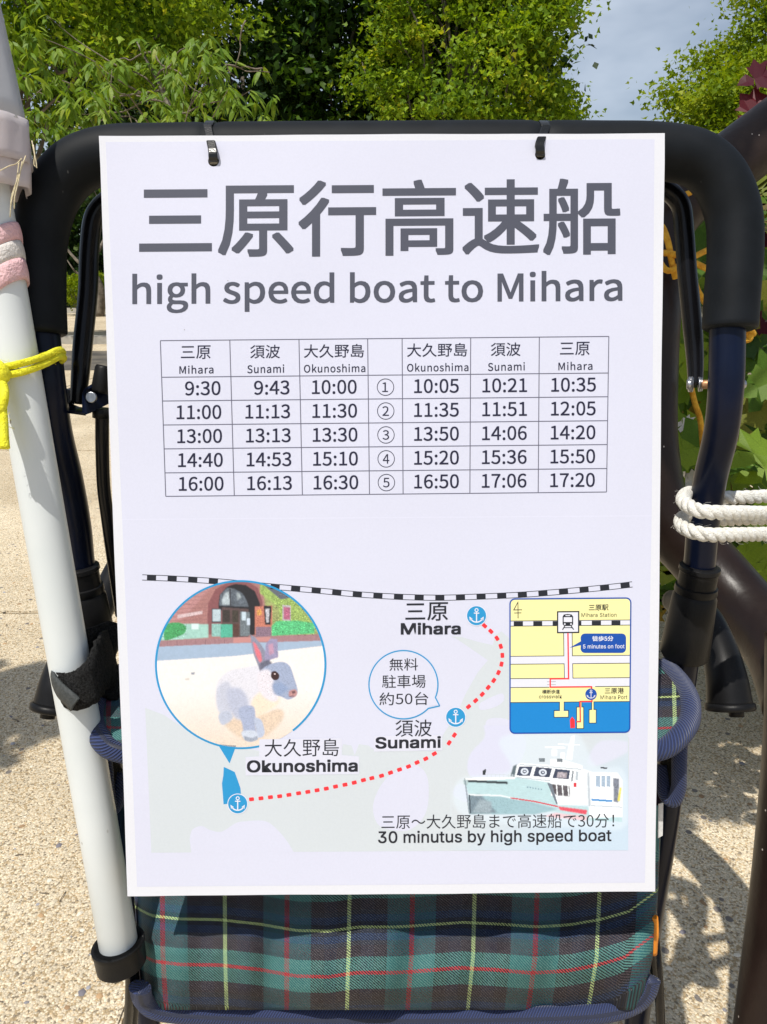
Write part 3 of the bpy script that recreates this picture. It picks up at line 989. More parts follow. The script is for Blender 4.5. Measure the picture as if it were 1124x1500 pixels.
spots = scatter_leaves([(985, 1150, 300, 560, 0.42, 0.9), (985, 1150, 440, 760, 0.42, 0.95), (1100, 1260, 300, 800, 0.35, 0.9), (1000, 1200, 560, 860, 0.45, 0.8), (980, 1060, 330, 700, 0.45, 0.9)],
                       190, lv, shrub, 'leaf', 0.062, 0.0, 0.99)
# leaves deeper in, joined
nn = 900
xs = rng.uniform(900, 1350, nn); ys = rng.uniform(250, 880, nn); ws = rng.uniform(0.8, 1.7, nn)
pp = PP(xs, ys, ws)
me_t = (LOBE[0], np.array(LOBE_F))
o = leaves('foliage', me_t, pp, rng.normal(size=(nn, 3)) * (1, .7, .5) + (0, -.2, -.3), rng.normal(size=(nn, 3)) * .5 + (-.1, -.4, 1), rng.uniform(0.04, 0.075, nn), LM['shrub'], shrub, rng.random(nn) * .9)
o['kind'] = 'stuff'
ds = []
for k in range(16):
    q = spots[k * 7]
    ds.append(limb_data(shrub_base + Vector((rng.uniform(-.15, .15), rng.uniform(-.1, .2), 0)), q, 0.008, 0.002, 0.1))
merged('stems', ds, M['twig'], shrub)
# purple leaves high on the right
pl = []
for me in lv[:2]:
    m2 = me.copy(); m2.name = 'purple_leaf'; m2.materials.clear(); m2.materials.append(LM['purple']); pl.append(m2)
pb_ = Vector((1.02, 1.25, 0))
psh = thing('purple_shrub', 'purple leaved shrub rising behind the top of the brown rail', 'shrub', pb_)
ps = []
for (px, py, wv_, dx, dz, s_z, own) in [(1128, 108, .40, -.9, -.25, .034, .5), (1124, 140, .40, -.7, -.75, .045, .8), (1150, 150, .42, -.4, -.6, .045, .3), (1150, 110, .4, .3, .4, .04, .2), (1122, 470, .5, -.6, -.3, .03, .5), (1126, 345, .5, -.7, -.3, .03, .2), (1170, 160, .45, .2, -.4, .05, .4), (1180, 120, .45, .5, .1, .05, .6)]:
    d = np.array([[dx, -0.1, dz]]); u0 = np.array([[-0.4, -0.9, 0.5]])
    a1, a2, a3 = frames(d, u0)
    q = P(px, py, wv_)
    leaf_object('purple_leaf', pl[len(ps) % 2], np.array(q), a1[0], a2[0], a3[0], s_z, own, psh)
    ps.append(q)
merged('stems', [limb_data(pb_, q, 0.007, 0.002, 0.05) for q in ps], M['twig'], psh)
# white scraps of dry leaves and flowers that show between the shrub leaves

for (px, py_, wv_, sz_, own) in [(1012, 622, .46, .022, .2), (1004, 705, .47, .024, .6), (1000, 690, .48, .018, .3), (1082, 598, .5, .012, .1), (1092, 660, .5, .012, .8), (1035, 452, .5, .02, .4), (1075, 765, .5, .02, .5), (1110, 795, .5, .016, .7), (1115, 500, .55, .02, .7)]:
    a1, a2, a3 = frames(rng.normal(size=(1, 3)), np.array([[0.1, -0.8, 0.5]]))
    m3 = lv[0].copy() if 'wm' not in globals() else wm
    if 'wm' not in globals():
        wm = m3; wm.name = 'withered_leaf'; wm.materials.clear(); wm.materials.append(mottled('bleached leaf', (0.42, 0.38, 0.32), (0.62, 0.58, 0.5), 60, 0.8, 0.3, 300))
    leaf_object('withered_leaf', wm, np.array(P(px, py_, wv_)), a1[0], a2[0], a3[0], sz_, own, shrub)

# unseen trees added beside the viewer to shade the paving; dapples fall at these places
def shadow_tree(name, label, foot, targets, joint):
    st_ = thing(name, label, 'tree', foot)
    foot = Vector(foot)
    tk = spline([foot, foot + Vector((0, .1, 1.2)), foot + Vector((0, .2, 2.6)), foot + Vector((0, .2, 4.2))], 6)
    tube('trunk', tk, np.linspace(.12, .05, len(tk)), M['bark'], st_)
    pos, dd, uu, ss, lb = [], [], [], [], []
    if joint is not None:
        lb.append(limb_data(tk[9], joint, .03, .012, .1))
    for (tx, ty, z, rx, ry, k) in targets:
        c = (tx + sun_dir.x / sun_dir.z * z, ty + sun_dir.y / sun_dir.z * z, z)
        lb.append(limb_data(joint if joint is not None else tk[8], c, .007 if joint is not None else .03, .003, .1))
        for _ in range(k):
            pos.append((c[0] + rng.normal() * rx * .6, c[1] + rng.normal() * ry * .6, z + rng.normal() * .05))
            th = rng.uniform(0, 6.283)
            dd.append((math.cos(th), math.sin(th), -.3)); uu.append((-.4 + rng.normal() * .3, -.4 + rng.normal() * .3, 1)); ss.append(rng.uniform(.05, .085))
    pos, dd, uu, ss = map(np.array, (pos, dd, uu, ss))
    o = leaves('foliage', (LOBE[0], np.array(LOBE_F)), pos, dd, uu, ss, LM['shrub'], st_, rng.random(len(pos)) * .8)
    o['kind'] = 'stuff'
    merged('limbs', lb, M['bark'], st_)


shadow_tree('added_shadow_tree', 'added unseen tree left of the viewer whose low branch shades the paving left of the white pole', (-3.0, .3, 0), [(-.76, 1.34, 1.8, .15, .11, 190)], None)
shadow_tree('added_shadow_tree', 'added unseen tree right of the viewer whose low branch dapples the paving beside the end post', (2.5, .1, 0), [(.48, 1.10, 1.8, .09, .07, 26), (.55, 1.28, 1.82, .10, .09, 32), (.64, 1.50, 1.85, .10, .10, 24)], (.55, .5, 1.9))

# ------------------------------------------------------------------ brown steel rail on the right
rb = Vector((0.62, 0.62, 0))
rail = thing('steel_rail', 'dark brown weathered steel rail curving behind the right side of the chair', 'railing', rb)
path = [(1330, 55, .36), (1200, 142, .35), (1072, 238, .34), (1000, 290, .33), (962, 350, .33), (950, 450, .32), (945, 560, .32), (946, 660, .31), (965, 745, .31), (1025, 815, .30), (1085, 885, .27),
        (1145, 955, .22), (1178, 1040, .17)]
wp = pxpath(path, 9)
tube('rail_tube', wp, 0.0305, M['brown'], rail, seg=28)
post = [(1180, 930, .16), (1178, 1080, .15), (1162, 1280, .14), (1136, 1500, .13)]
pp_ = pxpath(post, 6)
dirn = pp_[-1] - pp_[-4]; dirn /= np.linalg.norm(dirn)
endp = pp_[-1] + dirn * (pp_[-1][2] / -dirn[2])
pp_ = np.vstack([pp_, endp + (0, 0, 0.0)])
tube('end_post', pp_, 0.0285, M['brown'], rail, seg=24)
v, f = box_data(tuple(endp + np.array([0, 0, 0.004])), 0.12, 0.12, 0.008, bev=0.002)
mesh('base_plate', v, f, M['brown'], rail)
v, f = tube_data(pxpath([(1095, 905, .262), (1102, 915, .259), (1110, 925, .256)], 3), 0.0312, seg=28)
mesh('weld_band', v, f, M['rod'], rail, smooth=True)

# ochre cord lashed round the rail
oc = thing('ochre_cord', 'ochre yellow cord knotted round the brown rail beside the notice', 'cord', P(985, 400, .29))
for pts in ([(955, 335, .285), (968, 330, .28), (978, 352, .275), (984, 382, .275), (990, 408, .28)],
            [(950, 345, .29), (975, 395, .275), (1000, 385, .275), (1025, 372, .28), (1050, 360, .29)],
            [(950, 370, .285), (985, 372, .272), (1015, 384, .275), (1045, 398, .285), (1060, 402, .295)],
            [(1000, 380, .275), (1014, 400, .277), (1022, 425, .28), (1034, 445, .285)],
            [(948, 285, .29), (985, 290, .29), (1010, 283, .30), (1030, 275, .31)],
            [(940, 275, .29), (972, 262, .3), (985, 268, .29), (990, 285, .29)],
            [(1010, 555, .30), (1018, 590, .30), (1026, 615, .30), (1030, 660, .31)]):
    tube('cord', pxpath(pts, 6), 0.0028, M['ochre'], oc, seg=8)
oc2 = thing('trailing_cord', 'short ochre thread tangled in the shrub twigs right of the foam handle', 'cord', P(1096, 485, .36))
for pts in ([(1080, 478, .36), (1092, 484, .355), (1099, 495, .357), (1088, 500, .36)], [(1083, 470, .36), (1095, 478, .35), (1104, 490, .357)]):
    tube('cord', pxpath(pts, 6), 0.0035, M['ochre'], oc2, seg=8)

# ------------------------------------------------------------------ folding cart chair
base = Vector((0.0, 0.62, 0))
cart = thing('folding_chair', 'black framed folding cart chair with foam handle and tartan seat and bag', 'folding chair', base)
# foam grip over the top bar
grip = [(58, 486, .017), (56, 420, .017), (59, 345, .017), (77, 285, .017), (112, 244, .017), (165, 226, .017), (240, 223.5, .017), (312, 222, .017), (440, 221, .017), (560, 220.5, .017),
        (700, 219.5, .017), (791, 219.5, .017), (880, 220, .017), (960, 221.5, .017), (1018, 232, .017), (1054, 262, .017), (1074, 312, .017), (1077, 370, .017), (1073, 425, .017), (1069.5, 479, .017)]
s = spline(grip, 10)
gw = PP(s[:, 0], s[:, 1], s[:, 2])
rad = np.full(len(gw), 0.01485)
for tx in (313, 791):
    rad -= 0.0016 * np.exp(-((s[:, 0] - tx) / 9.0) ** 2) * (s[:, 1] < 260)
# softly rounded foam ends
e0 = [gw[0] - (gw[1] - gw[0]) / np.linalg.norm(gw[1] - gw[0]) * k for k in (0.0016, 0.0008)]
e1 = [gw[-1] + (gw[-1] - gw[-2]) / np.linalg.norm(gw[-1] - gw[-2]) * k for k in (0.0008, 0.0016)]
gw2 = np.vstack([e0, gw, e1])
rad2 = np.r_[0.0128, 0.0142, rad, 0.0142, 0.0128]
tube('foam_grip', gw2, rad2, M['foam'], cart, seg=36)

LEG_R = [(1066, 470, .017), (1064, 560, .018), (1057, 630, .026), (1041, 700, .042), (1030, 770, .056), (1024, 832, .066), (1011, 900, .075), (1002, 965, .080), (990, 1060, .095), (975, 1200, .12), (952, 1350, .16), (934, 1490, .19)]
LEG_L = [(60, 474, .017), (70, 560, .018), (80, 630, .026), (97, 700, .042), (110, 770, .056), (117, 832, .066), (131, 900, .075), (139, 965, .080), (152, 1060, .095), (170, 1200, .12), (195, 1350, .16), (216, 1490, .19)]


def to_ground(w, k=4, z=0.02):
    d = w[-1] - w[-1 - k]
    d = d / np.linalg.norm(d)
    return w[-1] + d * ((w[-1][2] - z) / -d[2])


for L in (LEG_L, LEG_R):
    lw = pxpath(L, 8)
    g = to_ground(lw, 8)
    lw = np.vstack([lw, lw[-1] * .5 + g * .5, g])
    lg = tube('leg', lw, 0.0097, M['steel'], cart, seg=20)
    # rubber foot
    d = (g - lw[-2]); d /= np.linalg.norm(d)
    tube('rubber_foot', np.array([g - d * 0.03, g - d * 0.028, g + d * 0.01, g + d * 0.012]), np.array([0.012, 0.0125, 0.0135, 0.011]), M['rubber'], lg, seg=16)


def sleeve(pts):
    w = pxpath([(a, b, c) for a, b, c in pts], 1)
    T = w[-1] - w[0]
    L = np.linalg.norm(T); T /= L
    st = [(0.0, 0.0105), (0.001, 0.0126), (0.0035, 0.0128), (0.0045, 0.0118), (0.014, 0.0119), (0.0145, 0.0131), (0.0185, 0.0133), (0.0195, 0.0126), (0.022, 0.0138), (L - 0.003, 0.0158), (L, 0.0140), (L + .0005, .0095)]
    c0 = w[0]
    V, F = tube_data(np.array([c0 + T * a for a, _ in st]), np.array([b for _, b in st]), seg=32)
    return V, F


for L in ([(1026, 828, .064), (1002, 962, .080)], [(115, 828, .064), (139, 962, .080)]):
    V_, F_ = sleeve(L)
    o = mesh('sleeve', V_, F_, M['plastic'], cart, smooth=False)
    o.data.polygons.foreach_set('use_smooth', [len(p.vertices) == 4 for p in o.data.polygons])
    tg = o.modifiers.new('e', 'EDGE_SPLIT'); tg.split_angle = R(40)

# thin brackets inside the handle
for pts in ([(900, 262, .05), (948, 268, .045), (975, 277, .043), (997, 300, .043), (1003, 345, .043), (1007, 400, .043), (1013, 460, .043), (1018, 520, .042), (1019, 566, .04)],
            [(240, 278, .05), (185, 283, .045), (160, 292, .043), (138, 318, .043), (131, 370, .043), (129, 430, .04), (122, 500, .037), (117, 560, .034), (114, 592, .034)]):
    s = spline(pts, 8)
    rr = np.full(len(s), .0056)
    rr[-14:] = np.linspace(.0056, .0042, 14)
    tube('bracket_arm', PP(s[:, 0], s[:, 1], s[:, 2]), rr, M['rod'], cart, seg=16)


def disc_at(name, px, py, wv, r, th, axis, mat, parent, seg=16):
    c = np.array(P(px, py, wv)); a = np.array(axis, float); a /= np.linalg.norm(a)
    return tube(name, np.array([c - a * th / 2, c - a * th * 0.4, c + a * th * 0.4, c + a * th / 2]), np.array([r * .86, r, r, r * .86]), mat, parent, seg=seg)


ax = PU * 0.93 + PN * 0.35
bo = disc_at('pivot_bolt', 1012, 563, .034, .0046, .003, ax, M['bolt'], cart)
disc_at('bolt_head', 1010, 563, .032, .0030, .003, ax, M['bolt'], bo)
disc_at('washer', 1025, 563, .036, .0044, .0016, ax, M['bolt'], bo)
disc_at('washer', 1028, 563, .037, .0042, .0012, ax, M['bolt'], bo)
disc_at('spacer', 1037, 563, .034, .0027, .007, ax, M['brass'], bo)
# left hinge channel, bent from sheet
def sheet(name, pts, th, mat, parent):
    """a bent plate: rows (px, py, w) outline, given real thickness"""
    a = [np.array(P(*q)) for q in pts]
    n_ = np.cross(a[1] - a[0], a[2] - a[0]); n_ /= np.linalg.norm(n_)
    b_ = [q + n_ * th for q in a]
    k = len(a)
    V_ = a + b_
    F_ = [tuple(range(k))[::-1], tuple(range(k, 2 * k))] + [(i, (i + 1) % k, (i + 1) % k + k, i + k) for i in range(k)]
    return mesh(name, V_, F_, mat, parent)


ch = sheet('hinge_channel', [(124, 578, .022), (128, 571, .022), (175, 542, .04), (182, 580, .04), (133, 605, .022), (124, 608, .022)], 0.0018, M['steel'], cart)
sheet('channel_flange', [(97, 588, .03), (97, 605, .022), (126, 609, .02), (127, 600, .045), (100, 597, .05)], 0.0016, M['steel'], ch)
sheet('channel_flange', [(97, 570, .045), (103, 568, .045), (106, 604, .045), (97, 605, .045)], 0.0016, M['steel'], ch)
disc_at('rivet', 134, 582, .021, .0032, .002, PN, M['bolt'], ch)
disc_at('washer', 100, 582, .04, .0052, .0016, PN * .7 + PU * .6, M['bolt'], ch)
disc_at('pivot_barrel', 150, 556, .028, .0052, .016, PV * .9 + PU * .2, M['plastic'], ch)
# thin rod down from the hinge
s = spline([(150, 602, .03), (150, 650, .035), (152, 710, .045), (158, 760, .055), (166, 820, .07), (178, 900, .09)], 8)
rd = tube('side_rod', PP(s[:, 0], s[:, 1], s[:, 2]), .0040, M['rod'], cart, seg=12)
tube('rod_ferrule', PP(np.array([150.0, 150]), np.array([598.0, 612]), np.array([.03, .031])), .0056, M['plastic'], rd, seg=12)
disc_at('rivet', 1088, 563, .02, .0024, .003, PU, M['bolt'], cart)

# curved armrest ends behind the legs
for sgn in (-1, 1):
    if sgn > 0:
        pts = [(985, 880, .20), (1010, 885, .17), (1034, 905, .15), (1052, 945, .13), (1064, 990, .115), (1069, 1031, .11)]
    else:
        pts = [(190, 800, .21), (168, 842, .20), (142, 900, .17), (110, 945, .14), (92, 990, .115), (82, 1033, .11)]
    s = spline(pts, 8)
    w_ = PP(s[:, 0], s[:, 1], s[:, 2])
    r_ = np.linspace(.009, .0145, len(w_))
    r_ = r_ + 0.001 * np.linspace(0, 1, len(w_)) ** 3
    ar = tube('armrest', w_, r_, M['plastic'], cart, seg=28)
    d = w_[-1] - w_[-2]; d /= np.linalg.norm(d)
    c = w_[-1]
    tube('armrest_rim', np.array([c - d * .001, c, c + d * .0035, c + d * .0045, c + d * .0045, c + d * .001]), np.array([.0155, .0170, .0172, .0160, .0125, .0115]), M['plastic'], ar, seg=32)
    c2 = c + d * .002
    tube('end_stud', np.array([c2, c2 + d * .007]) + PU * (.004 * sgn), .0052, M['plastic'], ar, seg=14)

# stretcher between the lower legs, hidden rear frame legs
pr = pxpath([(240, 1452, .18), (560, 1456, .18), (912, 1452, .18)], 6)
tube('crossbar', pr, .007, M['steel'], cart, seg=12)
for x0, x1 in ((150, 120), (1000, 1010)):
    a_ = np.array(P(x0 if x0 < 500 else 995, 1000, .10))
    for dy in (0.34,):
        e_ = np.array([a_[0] * 1.0, a_[1] + dy, 0.02])
        lg = tube('rear_leg', np.array([a_, a_ * .5 + e_ * .5, e_]), .0085, M['steel'], cart, seg=14)
        tube('rubber_foot', np.array([e_ + (0, 0, .02), e_ + (0, 0, -.02)]), .012, M['rubber'], lg, seg=14)


def add_uv(o, uvs):
    """uvs per vertex"""
    me = o.data
    l = me.uv_layers.new(name='UVMap')
    li = np.empty(len(me.loops), np.int32)
    me.loops.foreach_get('vertex_index', li)
    l.data.foreach_set('uv', np.asarray(uvs, np.float32)[li].ravel())


def grid_mesh(name, G, uv, mat, parent, thick=0.0):
    h, w_ = G.shape[:2]
    idx = np.arange(h * w_).reshape(h, w_)
    F = np.stack([idx[:-1, :-1], idx[:-1, 1:], idx[1:, 1:], idx[1:, :-1]], -1).reshape(-1, 4)[:, ::-1]
    o = fast_mesh(name, G.reshape(-1, 3), F, mat, parent, smooth=True)
    add_uv(o, uv.reshape(-1, 2))
    if thick:
        m_ = o.modifiers.new('cloth', 'SOLIDIFY'); m_.thickness = thick; m_.offset = 0
    return o


def binding(name, pts, r, parent, flat=1.0, flat_dir=None, n=10):
    s = spline(pts, n)
    w_ = PP(s[:, 0], s[:, 1], s[:, 2])
    V_, F_ = tube_data(w_, r, seg=16, flat=flat, flat_dir=flat_dir)
    o = mesh(name, V_, F_, M['navy'], parent, smooth=True)
    L = np.r_[0, np.cumsum(np.linalg.norm(np.diff(w_, axis=0), axis=1))]
    uv = np.array([(L[i] * 700, k / 16 * 16) for i in range(len(w_)) for k in range(16)])
    add_uv(o, uv)
    return o


# tartan bag hanging in front of the lower frame
nu, nv = 150, 70
py = np.linspace(1180, 1478, nv)
tt = (py - 1180) / 298
G = np.zeros((nv, nu, 3)); UV = np.zeros((nv, nu, 2))
us = np.linspace(-0.22, 1.22, nu)
for j in range(nv):
    xl = np.interp(py[j], [1180, 1310, 1400, 1478], [193, 199, 203, 211])
    xr = np.interp(py[j], [1180, 1310, 1400, 1478], [968, 962, 955, 938])
    wf = np.interp(py[j], [1180, 1290, 1320, 1350, 1375, 1395, 1420, 1450, 1478], [.050, .049, .047, .042, .035, .030, .028, .031, .042])
    for i, u in enumerate(us):
        uc = min(max(u, 0.0), 1.0)
        ex = abs(u - uc)
        x = xl + (xr - xl) * uc
        edge = min(uc, 1 - uc)
        rnd = 0.014 * max(0, 1 - edge / 0.045) ** 2
        fold = (0.0050 * math.sin(uc * 9.5 + 0.4) + 0.0040 * math.sin(uc * 21 + 1.0 + tt[j]) + 0.0022 * math.sin(uc * 47 + 2 * tt[j]) + 0.0008 * math.sin(uc * 90 + 5 * tt[j])) * (0.3 + 0.9 * tt[j])
        wv = wf + rnd + ex * 0.55 + (fold if ex == 0 else 0) + 0.002 * math.sin(py[j] * .045 + uc * 5)
        x += ex * (6 if u > .5 else -6)
        rp = py[j] + ex * 30
        G[j, i] = PP(np.array([x]), np.array([rp]), wv)[0]
        # threads run with the folds: weft lines wave across the panel
        wave = np.interp(uc, [0, .03, .08, .16, .24, .31, .37, .43, .50, .56, .63, .70, .77, .84, .90, .95, 1], [-26, -14, -9, -8, -1, 8, 9, 3, 3, 0, -4, -1, 3, 0, -9, -20, -52]) - 60 * ex
        xx = 197 + 769 * uc + ex * 400 * (1 if u > .5 else -1)
        UV[j, i] = ((xx - 605 + (py[j] - 1310) * 0.06 * (0.5 - uc)) / 184.0, max(-0.95, min(0.46, (py[j] - 1421 - wave) / 132.0)))
bag = grid_mesh('bag', G, UV, M['tartan'], cart, 0.0012)
# bag floor behind the binding
btm = []
for i in range(0, nu, 3):
    btm.append(tuple(G[-1, i]))
back = [(q[0], q[1] + 0.02, q[2] - 0.002) for q in btm]
nb = len(btm)
# navy binding along the bag bottom, a thick flat band
e = [(205, 1446, .030), (212, 1466, .045), (240, 1481, .049), (330, 1488, .050), (450, 1491, .051), (560, 1492, .050), (680, 1491, .05), (800, 1489, .048), (880, 1484, .047), (925, 1472, .046), (945, 1455, .042), (952, 1434, .040)]
binding('bag_binding', e, .0070, bag, n=12, flat=.6, flat_dir=tuple(PN))
# bag back panel
mesh('bag_back', [P(215, 1180, .16), P(940, 1180, .16), P(925, 1470, .14), P(230, 1470, .14)], [(0, 1, 2, 3)], M['tartan'], bag)

# seat: tartan pad with navy edge, seen beyond both sides of the notice
def seat_outline():
    left = [(215, 962, .105), (180, 984, .085), (158, 1003, .06), (142, 1030, .036), (138, 1058, .022), (146, 1080, .012), (166, 1098, .010), (215, 1108, .014)]
    right = [(935, 1104, .014), (972, 1096, .010), (994, 1080, .012), (1009, 1058, .02), (1011, 1030, .032), (1000, 1004, .052), (975, 975, .08), (940, 955, .105)]
    return left, right


left, right = seat_outline()
seat_rows = 14
sl = spline(left, 6); sr = spline(right[::-1], 6)
m_ = min(len(sl), len(sr))
sl, sr = sl[:m_], sr[:m_]
cols_ = 60
G = np.zeros((m_, cols_, 3)); UV = np.zeros((m_, cols_, 2))
PL = PP(sl[:, 0], sl[:, 1], sl[:, 2]); PR = PP(sr[:, 0], sr[:, 1], sr[:, 2])
for j in range(m_):
    for i in range(cols_):
        t_ = i / (cols_ - 1)
        G[j, i] = PL[j] * (1 - t_) + PR[j] * t_ + np.array([0, 0, -0.006 * math.sin(math.pi * t_)])
        xx = sl[j][0] * (1 - t_) + sr[j][0] * t_
        UV[j, i] = ((xx - 605) / 184.0 + 0.42, (sl[j][1] - 1068) / 90.0)
seat = grid_mesh('seat', G, UV, M['tartan'], cart, 0.004)
binding('seat_binding', left[1:], .0062, seat)
binding('seat_binding', right[:-1], .0062, seat)
binding('seat_binding', [(206, 1107, .014), (400, 1110, .014), (560, 1110, .014), (750, 1109, .014), (945, 1104, .014)], .0055, seat)
# hanging flaps under the seat sides
for pts in ([(150, 1096, .03), (155, 1130, .03), (157, 1160, .032), (163, 1184, .035), (172, 1172, .04), (178, 1130, .045)], [(996, 1088, .03), (995, 1130, .03), (994, 1155, .032), (986, 1172, .035), (974, 1160, .04), (970, 1120, .045)]):
    binding('seat_flap_edge', pts, .0045, seat)
    c_ = pts
    V_ = [P(*q) for q in pts]
    o = mesh('seat_flap', V_ + [Vector(q) + Vector(PN) * -.003 for q in V_], [tuple(range(6)), tuple(range(6, 12))[::-1]] + [(i, (i + 1) % 6, (i + 1) % 6 + 6, i + 6) for i in range(6)], M['velcro'], seat)

# umbrella cup on the left leg with its rod
cup_c = np.array(P(186, 1404, .045))
CUPAX = np.array(P(30, 560, -.002)) - np.array(P(181, 1390, .03)); CUPAX /= np.linalg.norm(CUPAX)
st = [(0.0, .0118), (0.0, .0138), (.001, .0148), (.012, .0152), (.0135, .0158), (.0155, .0158), (.0155, .0142), (.003, .0128), (.002, .004)]
c0 = np.array(P(179, 1414, .030))
V_, F_ = tube_data(np.array([c0 + CUPAX * a for a, _ in st]), np.array([b for _, b in st]), seg=36)
cup = mesh('umbrella_cup', V_, F_, M['plastic'], cart, smooth=True)
cup.modifiers.new('e', 'EDGE_SPLIT').split_angle = R(35)
tube('cup_rod', np.vstack([pxpath([(191, 1418, .034), (190, 1460, .045), (187, 1510, .06)], 4)]), .0030, M['rod'], cart, seg=12)
tube('cup_rod', pxpath([(196, 1330, .10), (198, 1418, .06), (197, 1460, .06), (194, 1520, .07)], 4), .0030, M['rod'], cart, seg=12)
tube('side_stay', pxpath([(955, 1330, .10), (962, 1400, .08), (966, 1450, .08), (969, 1520, .09)], 5), .0032, M['rod'], cart, seg=12)
tube('side_stay', pxpath([(955, 1385, .07), (958, 1420, .075), (963, 1450, .08)], 5), .0026, M['rod'], cart, seg=12)
# care label and orange pull at the right seam of the bag
V_ = [P(965, 1178, .05), P(972, 1176, .05), P(971, 1224, .052), P(964, 1228, .052)]
V_ += [Vector(q) - Vector(PN) * .0006 for q in V_]
mesh('care_label', V_, [(0, 1, 2, 3), (7, 6, 5, 4), (0, 4, 5, 1), (1, 5, 6, 2), (2, 6, 7, 3), (3, 7, 4, 0)], M['carelabel'], bag)
op = tube('orange_pull', pxpath([(959, 1343, .05), (960, 1355, .05), (957, 1372, .05), (957, 1396, .052)], 5), np.r_[np.full(5, .0022), np.linspace(.0022, .0034, 5), np.linspace(.0034, .0026, 6)][:16], M['orange'], cart, seg=12)

# ------------------------------------------------------------------ white umbrella pole with furled cloth
p0 = np.array(P(177, 1400, .030)); p1 = np.array(P(30, 560, -.004))
axd = (p1 - p0) / np.linalg.norm(p1 - p0)
um = thing('parasol', 'white parasol pole leaning left with its furled grey white cloth on top', 'parasol', tuple(p0))
topz = p0 + axd * 0.92
pl_path = np.array([p0 - axd * .004 + axd * t_ for t_ in (0, .002, .1, .2, .3, .4, .5, .6, .72)])
pr_ = np.full(9, .01135); pr_[0] = .0102
o = tube('pole', pl_path, pr_, M['pole'], um, seg=40)
# furled cloth: lathe with soft pleats round the pole axis
hem_c = np.array(P(-28, 262, -.018))
tpar = np.dot(hem_c - p0, axd)
side = np.cross(axd, PN); side /= np.linalg.norm(side); fr_ = np.cross(side, axd)
def furl(t0, t1, r0, r1, n, amp, mat, name, parent, thick=.0006, ph=0.0):
    ns = 96
    V_ = []
    for i in range(n):
        t_ = i / (n - 1)
        c_ = p0 + axd * (tpar + t0 + (t1 - t0) * t_)
        for k in range(ns):
            th = 2 * math.pi * k / ns
            r_ = (r0 + (r1 - r0) * t_) * (1 + amp * math.sin(th * 5 + ph + t_ * 1.2) + amp * .6 * math.sin(th * 11 + 2 * t_))
            V_.append(c_ + r_ * (side * math.cos(th) + fr_ * math.sin(th)))
    F_ = [(i * ns + k, i * ns + (k + 1) % ns, (i + 1) * ns + (k + 1) % ns, (i + 1) * ns + k) for i in range(n - 1) for k in range(ns)]
    o = mesh(name, V_, F_, mat, parent, smooth=True)
    m_ = o.modifiers.new('t', 'SOLIDIFY'); m_.thickness = thick; m_.offset = -1
    return o


cl_ = furl(.026, .24, .0240, .0128, 24, .025, M['canopy'], 'canopy', um)
furl(.006, .0275, .0236, .0248, 6, .03, M['hem'], 'hem', cl_, ph=.4)
furl(-.006, .010, .0205, .0226, 5, .05, M['hem'], 'inner_hem', cl_, ph=1.4)
# pink and white towelling band round the pole
band = thing('towelling_band', 'pink and white towelling band wrapped loosely round the white pole', 'towel', tuple(P(5, 350, -.02)))
def ringband(t0, t1, r, tilt, mat, name):
    ns = 64; n = 5; V_ = []
    for i in range(n):
        t_ = i / (n - 1)
        for k in range(ns):
            th = 2 * math.pi * k / ns
            c_ = p0 + axd * (tpar + t0 + (t1 - t0) * t_ + tilt * math.cos(th) * r * 2)
            rr_ = r * (1 + .03 * math.sin(3 * th + 1) + .02 * math.sin(8 * th) + .035 * math.sin(math.pi * t_))
            V_.append(c_ + rr_ * (side * math.cos(th) + fr_ * math.sin(th)))
    F_ = [(i * ns + k, i * ns + (k + 1) % ns, (i + 1) * ns + (k + 1) % ns, (i + 1) * ns + k) for i in range(n - 1) for k in range(ns)]
    o = mesh(name, V_, F_, mat, band, smooth=True)
    m_ = o.modifiers.new('t', 'SOLIDIFY'); m_.thickness = .0016; m_.offset = 1
    return o


ringband(-.0385, -.0295, .0129, .30, M['pink'], 'pink_stripe')
ringband(-.0475, -.0385, .0128, .30, M['offwhite'], 'white_stripe')
ringband(-.0585, -.0475, .0129, .30, M['pink'], 'pink_stripe')
# threads hanging from the hem
tw = thing('loose_twine', 'pale straw threads dangling from the parasol hem above the pink band', 'twine', tuple(P(30, 270, -.03)))
for pts in ([(28, 238, -.034), (24, 268, -.034), (17, 295, -.034), (15, 318, -.033)], [(33, 236, -.033), (28, 262, -.034), (22, 288, -.034), (21, 306, -.033)], [(38, 228, -.033), (26, 262, -.034), (18, 285, -.034), (16, 300, -.033)],
            [(47, 206, -.03), (50, 222, -.03), (53, 236, -.03), (54, 246, -.03)], [(49, 212, -.03), (51, 226, -.03), (50, 240, -.03), (52, 244, -.03)], [(0, 250, -.038), (14, 243, -.037), (24, 240, -.036), (32, 232, -.034)]):
    tube('thread', pxpath(pts, 6), .00028, M['straw'], tw, seg=6)

